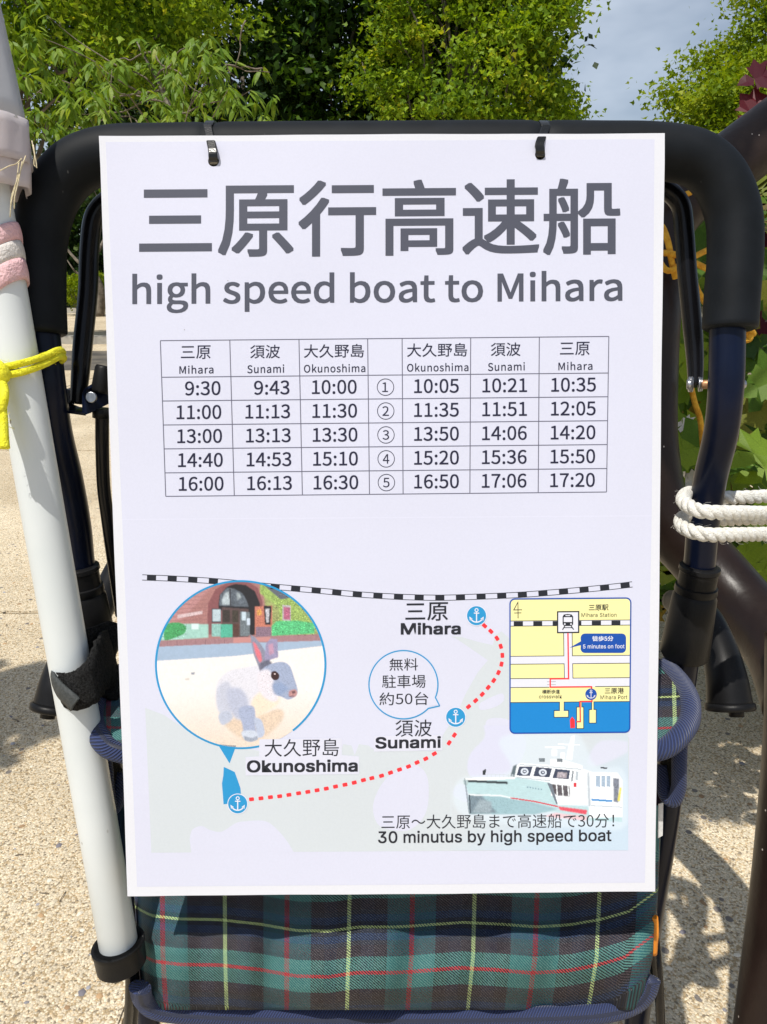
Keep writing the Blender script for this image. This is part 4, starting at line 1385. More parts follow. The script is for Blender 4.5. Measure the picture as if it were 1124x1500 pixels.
# yellow string tying the pole to the left leg
ys = thing('yellow_string', 'bright yellow string tying the white pole to the left chair leg', 'string', tuple(P(40, 535, -.015)))
for pts in ([(-14, 540, -.014), (10, 537, -.018), (40, 530, -.016), (65, 522, -.008), (86, 513, .003), (92, 517, .012), (86, 524, .024), (60, 528, .03)],
            [(-14, 548, -.014), (12, 549, -.018), (40, 543, -.016), (66, 533, -.008), (88, 522, .003), (93, 526, .012), (80, 534, .025)]):
    tube('string', pxpath(pts, 8), .0019, M['yellow'], ys, seg=10)
kn = tube('knot', pxpath([(-8, 534, -.019), (0, 540, -.0225), (5, 549, -.022), (0, 556, -.02)], 6), .0036, M['yellow'], ys, seg=12)
for pts in ([(-4, 552, -.02), (2, 580, -.024), (5, 610, -.027), (6, 640, -.029), (7, 657, -.03)], [(-6, 552, -.02), (-4, 585, -.022), (0, 620, -.026), (1, 656, -.029)], [(0, 550, -.021), (7, 570, -.024), (5, 590, -.027), (-4, 612, -.027)]):
    s = spline(pts, 5)
    tube('tassel', PP(s[:, 0], s[:, 1], s[:, 2]), np.linspace(.0018, .0026, len(s)), M['yellow'], ys, seg=8)

fb = []
for _ in range(160):
    sx, sy_, sw_ = [(rng.uniform(-6, 8), rng.uniform(600, 658), -.028), (rng.uniform(0, 88), 0, 0)][int(rng.random() > .55)]
    if sy_ == 0:
        sy_ = 545 - sx * .31 + rng.uniform(-9, 6); sw_ = -.019 + max(0, sx - 40) * .0004
    a0 = np.array(P(sx, sy_, sw_)); dv = rng.normal(0, 1, 3) * .0018
    fb.append(tube_data(np.array([a0, a0 + dv * .6, a0 + dv + rng.normal(0, .0006, 3)]), .00009, seg=3))
fo = merged('loose_fibres', fb, M['yellow'], ys)
fo['kind'] = 'stuff'

# black hook and loop strap round pole and leg
vs = thing('velcro_strap', 'fuzzy black hook and loop strap binding the white pole to the left chair leg', 'strap', tuple(P(120, 1000, .0)))


def ribbon(name, pts, half, th, mat, parent, n=8, fuzz=0.0):
    s = spline(pts, n)
    c_ = PP(s[:, 0], s[:, 1], s[:, 2])
    T = np.gradient(c_, axis=0); T /= np.linalg.norm(T, axis=1)[:, None]
    up = axd[None] - T * (T @ axd)[:, None]; up /= np.linalg.norm(up, axis=1)[:, None]
    nn_ = np.cross(T, up)
    h_ = np.interp(np.arange(len(s)), np.linspace(0, len(s) - 1, len(half)), half)
    V_, F_ = [], []
    rows = 6
    for i in range(len(s)):
        for r_ in range(rows):
            q = -1 + 2 * r_ / (rows - 1)
            jit = rng.normal(0, fuzz, 3) if fuzz else 0
            V_.append(c_[i] + up[i] * (h_[i] * q) + nn_[i] * (.0012 * (1 - q * q)) + jit)
    for i in range(len(s) - 1):
        for r_ in range(rows - 1):
            a_ = i * rows + r_
            F_.append((a_, a_ + 1, a_ + rows + 1, a_ + rows))
    o = mesh(name, V_, F_, mat, parent, smooth=True)
    m_ = o.modifiers.new('t', 'SOLIDIFY'); m_.thickness = th; m_.offset = 0
    return o


ribbon('strap_loop', [(112, 1008, .045), (84, 985, .03), (80, 998, .012), (96, 1012, .000), (118, 1010, -.004), (138, 994, .002), (150, 970, .02), (163, 965, .05), (158, 985, .09)], [.007, .0075, .009, .0105, .011, .0125, .016, .018, .016], .0018, M['velcro'], vs, fuzz=.0003)
ribbon('strap_tail', [(79, 990, .008), (82, 1002, .0), (92, 1014, -.005), (103, 1024, -.008), (111, 1032, -.009)], [.0060, .006, .0058, .0055, .0052], .0014, M['strapback'], vs)
ribbon('strap_patch', [(128, 985, .04), (146, 960, .045), (164, 975, .055), (160, 1010, .07)], [.012, .02, .026, .018], .003, M['velcro'], vs, fuzz=.0006)

# white laid rope round the right leg
wr = thing('white_rope', 'white three strand cotton rope looped round the right chair leg', 'rope', tuple(P(1060, 750, .02)))
rp = [(1330, 722, .09), (1200, 722, .07), (1120, 727, .058), (1070, 729, .055), (1035, 727, .060), (1010, 722, .055), (1001, 732, .034), (1012, 743, .020), (1035, 750, .013), (1080, 751, .017), (1130, 752, .03), (1200, 752, .045), (1290, 752, .06),
      (1330, 760, .08), (1290, 768, .09), (1200, 762, .085), (1100, 760, .075), (1040, 762, .068), (1008, 756, .056), (998, 763, .038), (1006, 775, .022), (1035, 783, .014), (1080, 783, .018), (1130, 782, .03), (1200, 780, .045), (1300, 776, .06)]
s = spline(rp, 26)
c_ = PP(s[:, 0], s[:, 1], s[:, 2])
L = np.r_[0, np.cumsum(np.linalg.norm(np.diff(c_, axis=0), axis=1))]
T = np.gradient(c_, axis=0); T /= np.linalg.norm(T, axis=1)[:, None]
u_ = np.array([0, 0, 1.0]) - T * T[:, 2:3]; u_ /= np.linalg.norm(u_, axis=1)[:, None]
v_ = np.cross(T, u_)
# resample finely
Ls = np.linspace(0, L[-1], int(L[-1] / .0011))
ci = np.stack([np.interp(Ls, L, c_[:, k]) for k in range(3)], 1)
ui = np.stack([np.interp(Ls, L, u_[:, k]) for k in range(3)], 1); vi = np.stack([np.interp(Ls, L, v_[:, k]) for k in range(3)], 1)
for k in range(3):
    ph = Ls / .017 * 2 * math.pi + k * 2.0944
    q = ci + .00215 * (ui * np.cos(ph)[:, None] + vi * np.sin(ph)[:, None])
    tube('strand', q, .00235, M['rope'], wr, seg=10)
# loose fibres
fz = []
for _ in range(240):
    i = rng.integers(0, len(ci) - 6)
    a = rng.uniform(0, 6.283)
    n_ = ui[i] * math.cos(a) + vi[i] * math.sin(a)
    a0 = ci[i] + n_ * .0042
    fz.append(tube_data(np.array([a0, a0 + n_ * rng.uniform(.0006, .0018) + (ci[i + 4] - ci[i]) * .4, a0 + n_ * rng.uniform(.0005, .0025) + (ci[i + 5] - ci[i]) * rng.uniform(.5, 1)]), .00008, seg=3))
o = merged('loose_fibres', fz, M['rope'], wr)
o['kind'] = 'stuff'

# ------------------------------------------------------------------ the notice
TL, TR, BR, BL = (145, 199), (974, 195), (960, 1306), (187, 1313)
notice = thing('notice', 'white laminated high speed boat timetable with route map hanging on the chair', 'notice', tuple(P(565, 750, 0)))
M['paper'] = print_mat('printed paper', (0.595, 0.608, 0.725), 0.4)
M['laminate'] = print_mat('clear film edge', (0.66, 0.67, 0.72), 0.3)
INK = {
    'title': print_mat('grey title ink', (0.075, 0.080, 0.108)), 'table': print_mat('dark table ink', (0.018, 0.018, 0.042)),
    'line': print_mat('thin line ink', (0.12, 0.12, 0.17)), 'black': print_mat('black ink', (0.018, 0.020, 0.028)), 'white': print_mat('white print', (0.68, 0.69, 0.77)),
    'sea': print_mat('pale sea print', (0.555, 0.598, 0.635)), 'land': print_mat('land print', (0.595, 0.608, 0.725)), 'blue': print_mat('sky blue ink', (0.022, 0.27, 0.55)),
    'red': print_mat('red ink', (0.85, 0.035, 0.045)), 'yellow': print_mat('pale yellow ink', (0.82, 0.77, 0.36)), 'deep': print_mat('deep blue ink', (0.008, 0.07, 0.36)),
    'water': print_mat('water blue ink', (0.008, 0.21, 0.56)), 'halo': print_mat('pale box print', (0.62, 0.63, 0.73)), 'seam': print_mat('sheet seam', (0.62, 0.63, 0.75)), 'grey': print_mat('grey ink', (0.35, 0.35, 0.38)),
}
LV = 0.00003      # each layer of print lies this much in front of the last


def curve_plate(name, outline, holes, w_front, th, mat, parent):
    """a sheet in the notice plane with real punched holes"""
    def loc(p):
        q = np.array(P(p[0], p[1], w_front)) - (POS - PN * w_front)
        return (q @ PU, q @ PV)
    cu = bpy.data.curves.new(name, 'CURVE')
    cu.dimensions = '2D'; cu.fill_mode = 'BOTH'; cu.extrude = th / 2
    for pts in [outline] + holes:
        sp = cu.splines.new('POLY')
        sp.points.add(len(pts) - 1)
        for i, p in enumerate(pts):
            a, b_ = loc(p)
            sp.points[i].co = (a, b_, 0, 1)
        sp.use_cyclic_u = True
    tmp = bpy.data.objects.new('tmp', cu)
    COL.objects.link(tmp)
    me = bpy.data.meshes.new_from_object(tmp.evaluated_get(bpy.context.evaluated_depsgraph_get()))
    bpy.data.objects.remove(tmp)
    n_ = len(me.vertices)
    co = np.empty(n_ * 3, np.float32); me.vertices.foreach_get('co', co); co = co.reshape(-1, 3)
    Wd = (POS - PN * (w_front + th / 2))[None] + co[:, 0:1] * PU + co[:, 1:2] * PV + co[:, 2:3] * PN
    me.vertices.foreach_set('co', Wd.astype(np.float32).ravel())
    me.update()
    me.name = name
    me.materials.clear()
    return link(name, me, mat, parent)


def circ(cx, cy, r, n=28, ry=None):
    return [(cx + r * math.cos(2 * math.pi * k / n), cy - (ry or r) * math.sin(2 * math.pi * k / n)) for k in range(n)]


def lerp2(a, b, t):
    return (a[0] + (b[0] - a[0]) * t, a[1] + (b[1] - a[1]) * t)


def inset_quad(l, t, r, b):
    return [(TL[0] + l + .0, TL[1] + t), (TR[0] - r, TR[1] + t), (BR[0] - r, BR[1] - b), (BL[0] + l, BL[1] - b)]


# slightly uneven hand cut edge
def rough_edge(q, amp=0.7, n=26):
    out = []
    for i in range(4):
        a, b_ = q[i], q[(i + 1) % 4]
        for k in range(n):
            t = k / n
            j = amp * (math.sin(t * 9 + i * 2) * .6 + math.sin(t * 31 + i) * .25) if k else 0
            p = lerp2(a, b_, t)
            out.append((p[0] + (j if i % 2 else 0), p[1] + (0 if i % 2 else j)))
    return out


holes = [circ(313, 236, 8), circ(791.5, 226.5, 7.5)]
curve_plate('laminate', rough_edge([TL, TR, BR, BL]), holes, 0.00009, 0.0013, M['laminate'], notice)
splitL = lerp2((TL[0] + 13, TL[1] + 9), (BL[0] + 13, BL[1] - 10), .505)
splitR = lerp2((TR[0] - 12, TR[1] + 9), (BR[0] - 12, BR[1] - 10), .505)
curve_plate('paper_sheet', [(TL[0] + 10, TL[1] + 9), (TR[0] - 15, TR[1] + 9), splitR, splitL], holes, 0.00001, 0.00006, M['paper'], notice)
curve_plate('paper_sheet', [splitL, splitR, (BR[0] - 15, BR[1] - 13), (BL[0] + 14, BL[1] - 14)], [], 0.00001, 0.00006, M['paper'], notice)


class Flat:
    """flat print: polygons given on the notice, built as one mesh at a print level"""
    def __init__(self, level):
        self.w = -LV * level
        self.V, self.F = [], []

    def poly(self, pts):
        k = len(self.V)
        self.V += list(PP(np.array([p[0] for p in pts], float), np.array([p[1] for p in pts], float), self.w))
        self.F.append(tuple(range(k, k + len(pts))))
        return self

    def ring(self, cx, cy, r0, r1, n=48, ry0=None, ry1=None, a0=0, a1=360):
        for k in range(n):
            t0 = math.radians(a0 + (a1 - a0) * k / n); t1 = math.radians(a0 + (a1 - a0) * (k + 1) / n)
            f_ = lambda r, ry, t: (cx + r * math.cos(t), cy - (ry or r) * math.sin(t))
            self.poly([f_(r0, ry0, t0), f_(r1, ry1, t0), f_(r1, ry1, t1), f_(r0, ry0, t1)])
        return self

    def line(self, pts, wd, closed=False):
        p = np.array(pts, float)
        n = len(p)
        out = []
        for i in range(n):
            a = p[i - 1] if (i > 0 or closed) else p[i]
            b = p[(i + 1) % n] if (i < n - 1 or closed) else p[i]
            d1 = p[i] - a; d2 = b - p[i]
            l1, l2 = np.linalg.norm(d1), np.linalg.norm(d2)
            d1 = d1 / l1 if l1 > 1e-9 else d2 / l2
            d2 = d2 / l2 if l2 > 1e-9 else d1
            n1 = np.array([-d1[1], d1[0]]); n2 = np.array([-d2[1], d2[0]])
            m = n1 + n2; m /= np.linalg.norm(m) + 1e-9
            m *= wd / 2 / max(0.3, m @ n1)
            out.append((p[i] + m, p[i] - m))
        for i in range(n if closed else n - 1):
            j = (i + 1) % n
            self.poly([out[i][0], out[j][0], out[j][1], out[i][1]])
        return self

    def build(self, name, mat, parent=None):
        return mesh(name, self.V, self.F, mat, parent or notice)


fonts = {}
try:
    fp = bpy.utils.system_resource('DATAFILES', path='fonts')
    for n_ in os.listdir(fp):
        if 'CJK' in n_:
            fonts['cjk'] = bpy.data.fonts.load(os.path.join(fp, n_))
        elif n_.startswith('Inter'):
            fonts['sans'] = bpy.data.fonts.load(os.path.join(fp, n_))
except Exception:
    pass
cache = {}


def glyphs(body, font, off, space):
    key = (body, font, off, space)
    if key not in cache:
        cu = bpy.data.curves.new('lettering', 'FONT')
        cu.body = body
        if fonts.get(font):
            cu.font = fonts[font]
        cu.offset = off
        cu.space_character = space
        cu.resolution_u = 4
        ob = bpy.data.objects.new('tmp', cu)
        COL.objects.link(ob)
        bpy.context.view_layer.update()
        me = bpy.data.meshes.new_from_object(ob.evaluated_get(bpy.context.evaluated_depsgraph_get()))
        bpy.data.objects.remove(ob)
        n_ = len(me.vertices)
        co = np.empty(n_ * 3, np.float32); me.vertices.foreach_get('co', co); co = co.reshape(-1, 3)[:, :2]
        cache[key] = (co, [tuple(p.vertices) for p in me.polygons])
        bpy.data.meshes.remove(me)
    return cache[key]


def text(name, body, x0, x1, yb0, yb1, h, ink, level=3, font='cjk', off=0.0, space=1.0, parent=None):
    """ink box: left x0, right x1, bottom yb0..yb1, height h"""
    co, F0 = glyphs(body, font, min(off, 0.0), space)
    F_ = list(F0)
    dz = np.zeros(len(co))
    if off > 0:      # heavier weight: the same outline printed again a hair to each side
        n0 = len(co); cs = [co]; zs = [dz]
        for k, (a, b_) in enumerate([(1, 0), (-1, 0), (0, 1), (0, -1), (1, 1), (-1, 1), (1, -1), (-1, -1)]):
            cs.append(co + np.array([a, b_]) * off); zs.append(np.full(n0, (k + 1) * 3e-6))
            F_ += [tuple(i + n0 * (k + 1) for i in f) for f in F0]
        co = np.vstack(cs); dz = np.concatenate(zs)
    mn, mx = co.min(0), co.max(0)
    s_ = (co[:, 0] - mn[0]) / (mx[0] - mn[0]); t_ = (co[:, 1] - mn[1]) / (mx[1] - mn[1])
    V_ = PP(x0 + (x1 - x0) * s_, yb0 + (yb1 - yb0) * s_ - t_ * h, -LV * level - dz)
    return mesh(name, V_, F_, INK[ink], parent or notice)


text('title_lettering', '三原行高速船', 204, 909, 378, 373, 112, 'title', off=0.0046)
text('subtitle_lettering', 'high speed boat to Mihara', 194, 912, 459, 454, 58, 'title', off=0.0045)

# timetable
cT = [0, .1548, .309, .4622, .539, .692, .845, 1]
cB = [0, .1555, .310, .4622, .5385, .690, .845, 1]
rw = [0, .235, .3875, .5415, .695, .849, 1]
gTL, gTR, gBL, gBR = (235.1, 499), (892.1, 492.8), (243, 727.1), (888.7, 720.7)


def gpnt(c_, r_):
    u0 = cT[c_] + (cB[c_] - cT[c_]) * rw[r_]
    return lerp2(lerp2(gTL, gTR, u0), lerp2(gBL, gBR, u0), rw[r_])


for r_ in range(7):
    Flat(2).line([gpnt(c_, r_) for c_ in range(8)], 1.25).build('table_rule', INK['line'])
for c_ in range(8):
    Flat(2.6).line([gpnt(c_, r_) for r_ in range(7)], 1.25).build('table_rule', INK['line'])
names = [('三原', 'Mihara'), ('須波', 'Sunami'), ('大久野島', 'Okunoshima'), None, ('大久野島', 'Okunoshima'), ('須波', 'Sunami'), ('三原', 'Mihara')]
KW = {'三原': 43.5, '須波': 43.5, '大久野島': 88}
EW = {'Mihara': 50, 'Sunami': 54, 'Okunoshima': 90}
for c_, nm in enumerate(names):
    if not nm:
        continue
    a, b_ = gpnt(c_, 0), gpnt(c_ + 1, 0)
    cx_ = (a[0] + b_[0]) / 2 + 1.0
    yt = (a[1] + b_[1]) / 2
    sl_ = -.0094
    k = KW[nm[0]]
    text('place_name', nm[0], cx_ - k / 2, cx_ + k / 2, yt + 27.3 - sl_ * k / 2, yt + 27.3 + sl_ * k / 2, 19.8, 'table', off=.001)
    k = EW[nm[1]]
    text('place_name', nm[1], cx_ - k / 2 + 1, cx_ + k / 2 + 1, yt + 49.3, yt + 48.5, 12.3, 'table', off=.0032, space=1.03)
times = [['9:30', '9:43', '10:00', None, '10:05', '10:21', '10:35'], ['11:00', '11:13', '11:30', None, '11:35', '11:51', '12:05'], ['13:00', '13:13', '13:30', None, '13:50', '14:06', '14:20'],
         ['14:40', '14:53', '15:10', None, '15:20', '15:36', '15:50'], ['16:00', '16:13', '16:30', None, '16:50', '17:06', '17:20']]
for r_, row in enumerate(times):
    for c_, tm in enumerate(row):
        a, b_, d_0, e_0 = gpnt(c_, r_ + 1), gpnt(c_ + 1, r_ + 1), gpnt(c_, r_ + 2), gpnt(c_ + 1, r_ + 2)
        cx_ = (a[0] + b_[0] + d_0[0] + e_0[0]) / 4; cy_ = (a[1] + b_[1] + d_0[1] + e_0[1]) / 4
        if tm is None:
            Flat(3).ring(cx_ + .3, cy_ + .2, 11.6, 12.6, 40).build('number_ring', INK['table'])
            text('row_number', str(r_ + 1), cx_ - 4.6, cx_ + 4.9 - (1 if r_ == 0 else 0), cy_ + 7.2, cy_ + 7.2, 14, 'table', off=.001)
            continue
        x1 = cx_ + (35 if c_ < 2 else 33 if c_ == 2 else 32.8)
        wdt = 65.5 if len(tm) == 5 else 52
        yb = cy_ + 9.6
        text('departure_time', tm, x1 - wdt, x1, yb + .3, yb - .3, 20.8, 'table', off=.0032)

# route map: pale sea, land, railway, route, harbours
sea = Flat(1).poly([(213, 1037), (240, 1047), (290, 1080), (380, 1100), (500, 1100), (503, 1090), (515, 1092), (520, 1106), (526, 1090), (540, 1092), (551, 1100), (640, 1100), (650, 1075), (668, 1048), (683, 1015), (700, 985), (715, 967), (668, 935),
                    (660, 932), (676, 933), (700, 940), (722, 945), (726, 930), (735, 925), (750, 938), (762, 945), (762, 1080), (922, 1080), (920, 1245), (222, 1249)])
sea.build('sea_print', INK['sea'])
class LandSet:
    def poly(self, pts):
        Flat(1.8).poly(pts).build('land_print', INK['land'])


land = LandSet()


def sm(pts, n=5):
    return [tuple(q) for q in spline(pts, n, closed=True)]


land.poly([(280.7, 1250)] + [tuple(q) for q in spline([(278, 1229), (281, 1217), (287, 1212), (296.6, 1210), (308.5, 1216), (325.4, 1218), (345, 1206), (360, 1203), (389.6, 1203), (409.9, 1218.8), (423.4, 1235.7)], 5)] + [(430.8, 1248.5)])
land.poly(sm([(547, 1178), (560.8, 1146.7), (585, 1126), (609.4, 1120.7), (626.7, 1140), (625, 1188), (602, 1215), (570, 1215), (552, 1205)]))
land.poly(sm([(685.7, 1129), (689, 1105), (705, 1089), (710, 1068), (716.5, 1053), (746, 1055), (769, 1081), (769, 1101.6), (755, 1126), (735, 1140), (700, 1140)]))
land.poly(sm([(701.5, 1033.6), (705.8, 1040), (725, 1035.8), (737.8, 1027), (737.8, 1017.6), (731, 1016.6), (708, 1027)]))
land.poly(sm([(664, 1160), (668, 1152), (680, 1150), (690, 1160), (690, 1176), (672, 1172)]))

rl = spline([(208.5, 845.8), (255, 847.6), (321, 851.8), (393.6, 858.7), (470, 865.5), (520, 870.3), (580, 874), (642.8, 875.6), (700, 874), (763.6, 871.2), (824.4, 866.5), (885, 860.8), (926.5, 856)], 24)
Ls = np.r_[0, np.cumsum(np.hypot(*np.diff(rl, axis=0).T))]


def at_len(l):
    return (np.interp(l, Ls, rl[:, 0]), np.interp(l, Ls, rl[:, 1]))


nrm_ = lambda l: (lambda a, b: np.array([-(b[1] - a[1]), b[0] - a[0]]) / np.hypot(b[0] - a[0], b[1] - a[1]))(at_len(max(0, l - 1)), at_len(min(Ls[-1], l + 1)))
rb_ = Flat(2)
segs = np.linspace(0, Ls[-1], 60)
for l0, l1 in zip(segs[:-1], segs[1:]):
    for off_ in (-3.9, 3.9):
        a, b_ = np.array(at_len(l0)) + nrm_(l0) * off_, np.array(at_len(l1)) + nrm_(l1) * off_
        rb_.line([a, b_], .9)
ob = rb_.build('railway_line', INK['black'])
l = 7.0
while l < Ls[-1] - 5:
    l1 = min(l + 13.3, Ls[-1])
    if not (321 + 8 < at_len(l)[0] < 388):
        Flat(3).poly([np.array(at_len(l)) - nrm_(l) * 3.6, np.array(at_len(l1)) - nrm_(l1) * 3.6, np.array(at_len(l1)) + nrm_(l1) * 3.6, np.array(at_len(l)) + nrm_(l) * 3.6]).build('railway_dash', INK['black'])
    l += 30.25

# red dashed sea route
Z6 = lambda x, y: (520 + x / 4.683, 850 + y / 4.683)
Z8 = lambda x, y: (540 + x / 2.882, 1060 + y / 2.882)
Z9 = lambda x, y: (180 + x / 2.958, 1070 + y / 2.958)
dots = [Z6(*q) for q in [(890, 312), (933, 350), (975, 398), (1001, 453), (1012, 515), (1006, 575), (985, 633), (953, 687), (915, 735), (874, 782), (829, 825), (780, 867)]]
dots2 = [Z6(683, 1062), Z6(647, 1115)]
dots3 = [Z8(*q) for q in [(278, 127), (242, 148), (205, 164), (169, 181), (131, 194), (93, 207), (55, 220), (14, 230)]] + [Z9(*q) for q in [(1043, 215), (1003, 226), (963, 235), (922, 243), (882, 252), (842, 259), (802, 266), (762, 272), (720, 279), (680, 285), (640, 289), (599, 294), (558, 298)]]
for grp in (dots, dots2, dots3):
    n_ = len(grp)
    for i, q in enumerate(grp):
        a = np.array(grp[max(0, i - 1)]); b_ = np.array(grp[min(n_ - 1, i + 1)])
        d = (b_ - a) / np.linalg.norm(b_ - a); s_ = np.array([-d[1], d[0]]); q = np.array(q)
        pts = []
        for (u0, v0) in [(-3.6, -1.8), (-2.8, -2.7), (2.8, -2.7), (3.6, -1.8), (3.6, 1.8), (2.8, 2.7), (-2.8, 2.7), (-3.6, 1.8)]:
            pts.append(q + d * u0 + s_ * v0)
        Flat(4).poly(pts).build('route_dash', INK['red'])


def anchor(cx, cy, r, disc, level, ring=True):
    o = Flat(level).poly(circ(cx, cy, r, 40)).build('harbour_disc', INK[disc])
    a = Flat(level + 1)
    if ring:
        a.ring(cx, cy, r, r + 1.1, 40)
    k = r / 14.0
    a.ring(cx, cy - 8.2 * k, 1.6 * k, 2.9 * k, 16)
    a.line([(cx, cy - 5.2 * k), (cx, cy + 8.8 * k)], 1.7 * k)
    b2 = Flat(level + 1.6)
    b2.line([(cx - 4 * k, cy - 3.8 * k), (cx + 4 * k, cy - 3.8 * k)], 1.5 * k)
    arc = [(cx + 9.6 * k * math.cos(t), cy + 0.8 * k + 8.6 * k * math.sin(t)) for t in np.linspace(R(25), R(155), 14)]
    b2.line(arc, 1.8 * k)
    b2.poly([(cx - 10.6 * k, cy + 1.2 * k), (cx - 5.6 * k, cy + 4.6 * k), (cx - 9.8 * k, cy + 7.2 * k)])
    b2.poly([(cx + 10.6 * k, cy + 1.2 * k), (cx + 9.8 * k, cy + 7.2 * k), (cx + 5.6 * k, cy + 4.6 * k)])
    a.build('anchor_sign', INK['white'], o)
    b2.build('anchor_sign', INK['white'], o)


anchor(698.3, 901.9, 14, 'blue', 5)
anchor(667.8, 1050.7, 14, 'blue', 5)
anchor(348.4, 1177.5, 14, 'blue', 5)
Flat(3).poly([Z9(*q) for q in [(438, 158), (460, 168), (485, 180), (498, 215), (510, 250), (512, 275), (470, 300), (455, 318), (437, 320), (434, 280), (430, 230), (436, 195)]]).build('island_print', INK['blue'])
Flat(3).poly([Z9(412, 60), Z9(492, 65), Z9(463, 143)]).build('callout_pointer', INK['blue'])

text('map_lettering', '三原', 594, 656.5, 909.8, 909, 27, 'black', 5, off=.002)
text('map_lettering', 'Mihara', 587.3, 675.2, 929.8, 929.4, 17.5, 'black', 5, font='sans', off=.021)
text('map_lettering', '須波', 579.4, 632.8, 1079.4, 1079, 25, 'black', 5, off=0)
text('map_lettering', 'Sunami', 550, 646, 1097, 1095.8, 17.6, 'black', 5.5, font='sans', off=.021)
text('map_lettering', '大久野島', 387.8, 496.6, 1109, 1107.6, 26, 'black', 6, off=0)
text('map_lettering', 'Okunoshima', 361.9, 524.3, 1131.8, 1130.6, 18.4, 'black', 6.5, font='sans', off=.021)
Flat(4.5).poly([(380, 1083), (501, 1081), (501, 1106), (526, 1108), (526, 1134), (360, 1136), (360, 1109), (380, 1108)]).build('label_box', INK['halo'])
Flat(4.5).poly([(548, 1078), (648, 1076), (648, 1099), (548, 1101)]).build('label_box', INK['halo'])

# round photo of a rabbit by a brick hall, printed on the notice
def noise2(h, w_, cell, seed):
    r_ = np.random.default_rng(seed)
    gy_, gx_ = int(h / cell) + 3, int(w_ / cell) + 3
    g = r_.random((gy_, gx_))
    y = np.arange(h) / cell; x = np.arange(w_) / cell
    y0, x0 = y.astype(int), x.astype(int)
    fy, fx = (y - y0)[:, None], (x - x0)[None]
    fy = fy * fy * (3 - 2 * fy); fx = fx * fx * (3 - 2 * fx)
    a = g[y0][:, x0]; b_ = g[y0][:, x0 + 1]; c_ = g[y0 + 1][:, x0]; d_ = g[y0 + 1][:, x0 + 1]
    return (a * (1 - fx) + b_ * fx) * (1 - fy) + (c_ * (1 - fx) + d_ * fx) * fy


def blur(a, n):
    for _ in range(n):
        a = (a + np.roll(a, 1, 0) + np.roll(a, -1, 0) + np.roll(a, 1, 1) + np.roll(a, -1, 1)) / 5
    return a


class Paint:
    def __init__(self, x0, y0, x1, y1, step, Z):
        self.w, self.h = int((x1 - x0) / step), int((y1 - y0) / step)
        self.x0, self.y0, self.step, self.Z = x0, y0, step, Z
        self.px = x0 + (np.arange(self.w) + .5) * step
        self.py = y0 + (np.arange(self.h) + .5) * step
        self.img = np.ones((self.h, self.w, 3)) * .8
        self.X, self.Y = np.meshgrid(self.px, self.py)

    def mask(self, pts, soft=1):
        p = np.array([self.Z(*q) for q in pts])
        m = np.zeros((self.h, self.w), bool)
        n_ = len(p)
        for i in range(n_):
            a, b_ = p[i], p[(i + 1) % n_]
            c_ = ((a[1] > self.Y) != (b_[1] > self.Y))
            xi = (b_[0] - a[0]) * (self.Y - a[1]) / (b_[1] - a[1] + 1e-9) + a[0]
            m ^= c_ & (self.X < xi)
        return blur(m.astype(float), soft)

    def fill(self, pts, col, soft=1, tex=0.0, cell=4, alpha=1.0, smooth=False, seed=0):
        if smooth:
            pts = [tuple(q) for q in spline(pts, 5, closed=True)]
        m = self.mask(pts, int(soft * 2.2))[..., None] * alpha
        c_ = np.array(lin(*col)[:3])
        if tex:
            c_ = c_ * (1 + tex * ((noise2(self.h, self.w, cell * .8, seed + len(pts)) * .6 + noise2(self.h, self.w, 1.5, seed + 77 + len(pts)) * .4) - .5) * 2)[..., None]
        self.img = self.img * (1 - m) + c_ * m

    def strokes(self, pts, n, length, ang, spread, lo, hi, width=1, seed=1):
        """fine directional marks (fur, leaves, brick courses) that vary the colour already there"""
        r_ = np.random.default_rng(seed)
        m = self.mask(pts, 0) > .5
        ys_, xs_ = np.nonzero(m)
        if not len(ys_):
            return
        pick = r_.integers(0, len(ys_), n)
        for k in pick:
            a = math.radians(ang + r_.normal() * spread)
            g = r_.uniform(lo, hi)
            L_ = length * r_.uniform(.5, 1.3)
            for q in range(int(L_)):
                x = int(xs_[k] + math.cos(a) * q); y = int(ys_[k] - math.sin(a) * q)
                if 0 <= x < self.w and 0 <= y < self.h and m[y, x]:
                    self.img[y, x:x + width] *= g

    def build(self, name, level, inside=None, parent=None):
        ex = self.x0 + np.arange(self.w + 1) * self.step
        ey = self.y0 + np.arange(self.h + 1) * self.step
        EX, EY = np.meshgrid(ex, ey)
        V_ = PP(EX.ravel(), EY.ravel(), -LV * level)
        pad = np.pad(self.img, ((0, 1), (0, 1), (0, 0)), 'edge')
        idx = np.arange(V_.shape[0]).reshape(EX.shape)
        F_ = np.stack([idx[:-1, :-1], idx[1:, :-1], idx[1:, 1:], idx[:-1, 1:]], -1).reshape(-1, 4)
        if inside is not None:
            F_ = F_[inside(self.X, self.Y).ravel()]
        used = np.unique(F_)
        rm = np.zeros(len(V_), int); rm[used] = np.arange(len(used))
        return fast_mesh(name, V_[used], rm[F_], M['photo'], parent or notice, col=np.clip(pad.reshape(-1, 3)[used], 0, 1))


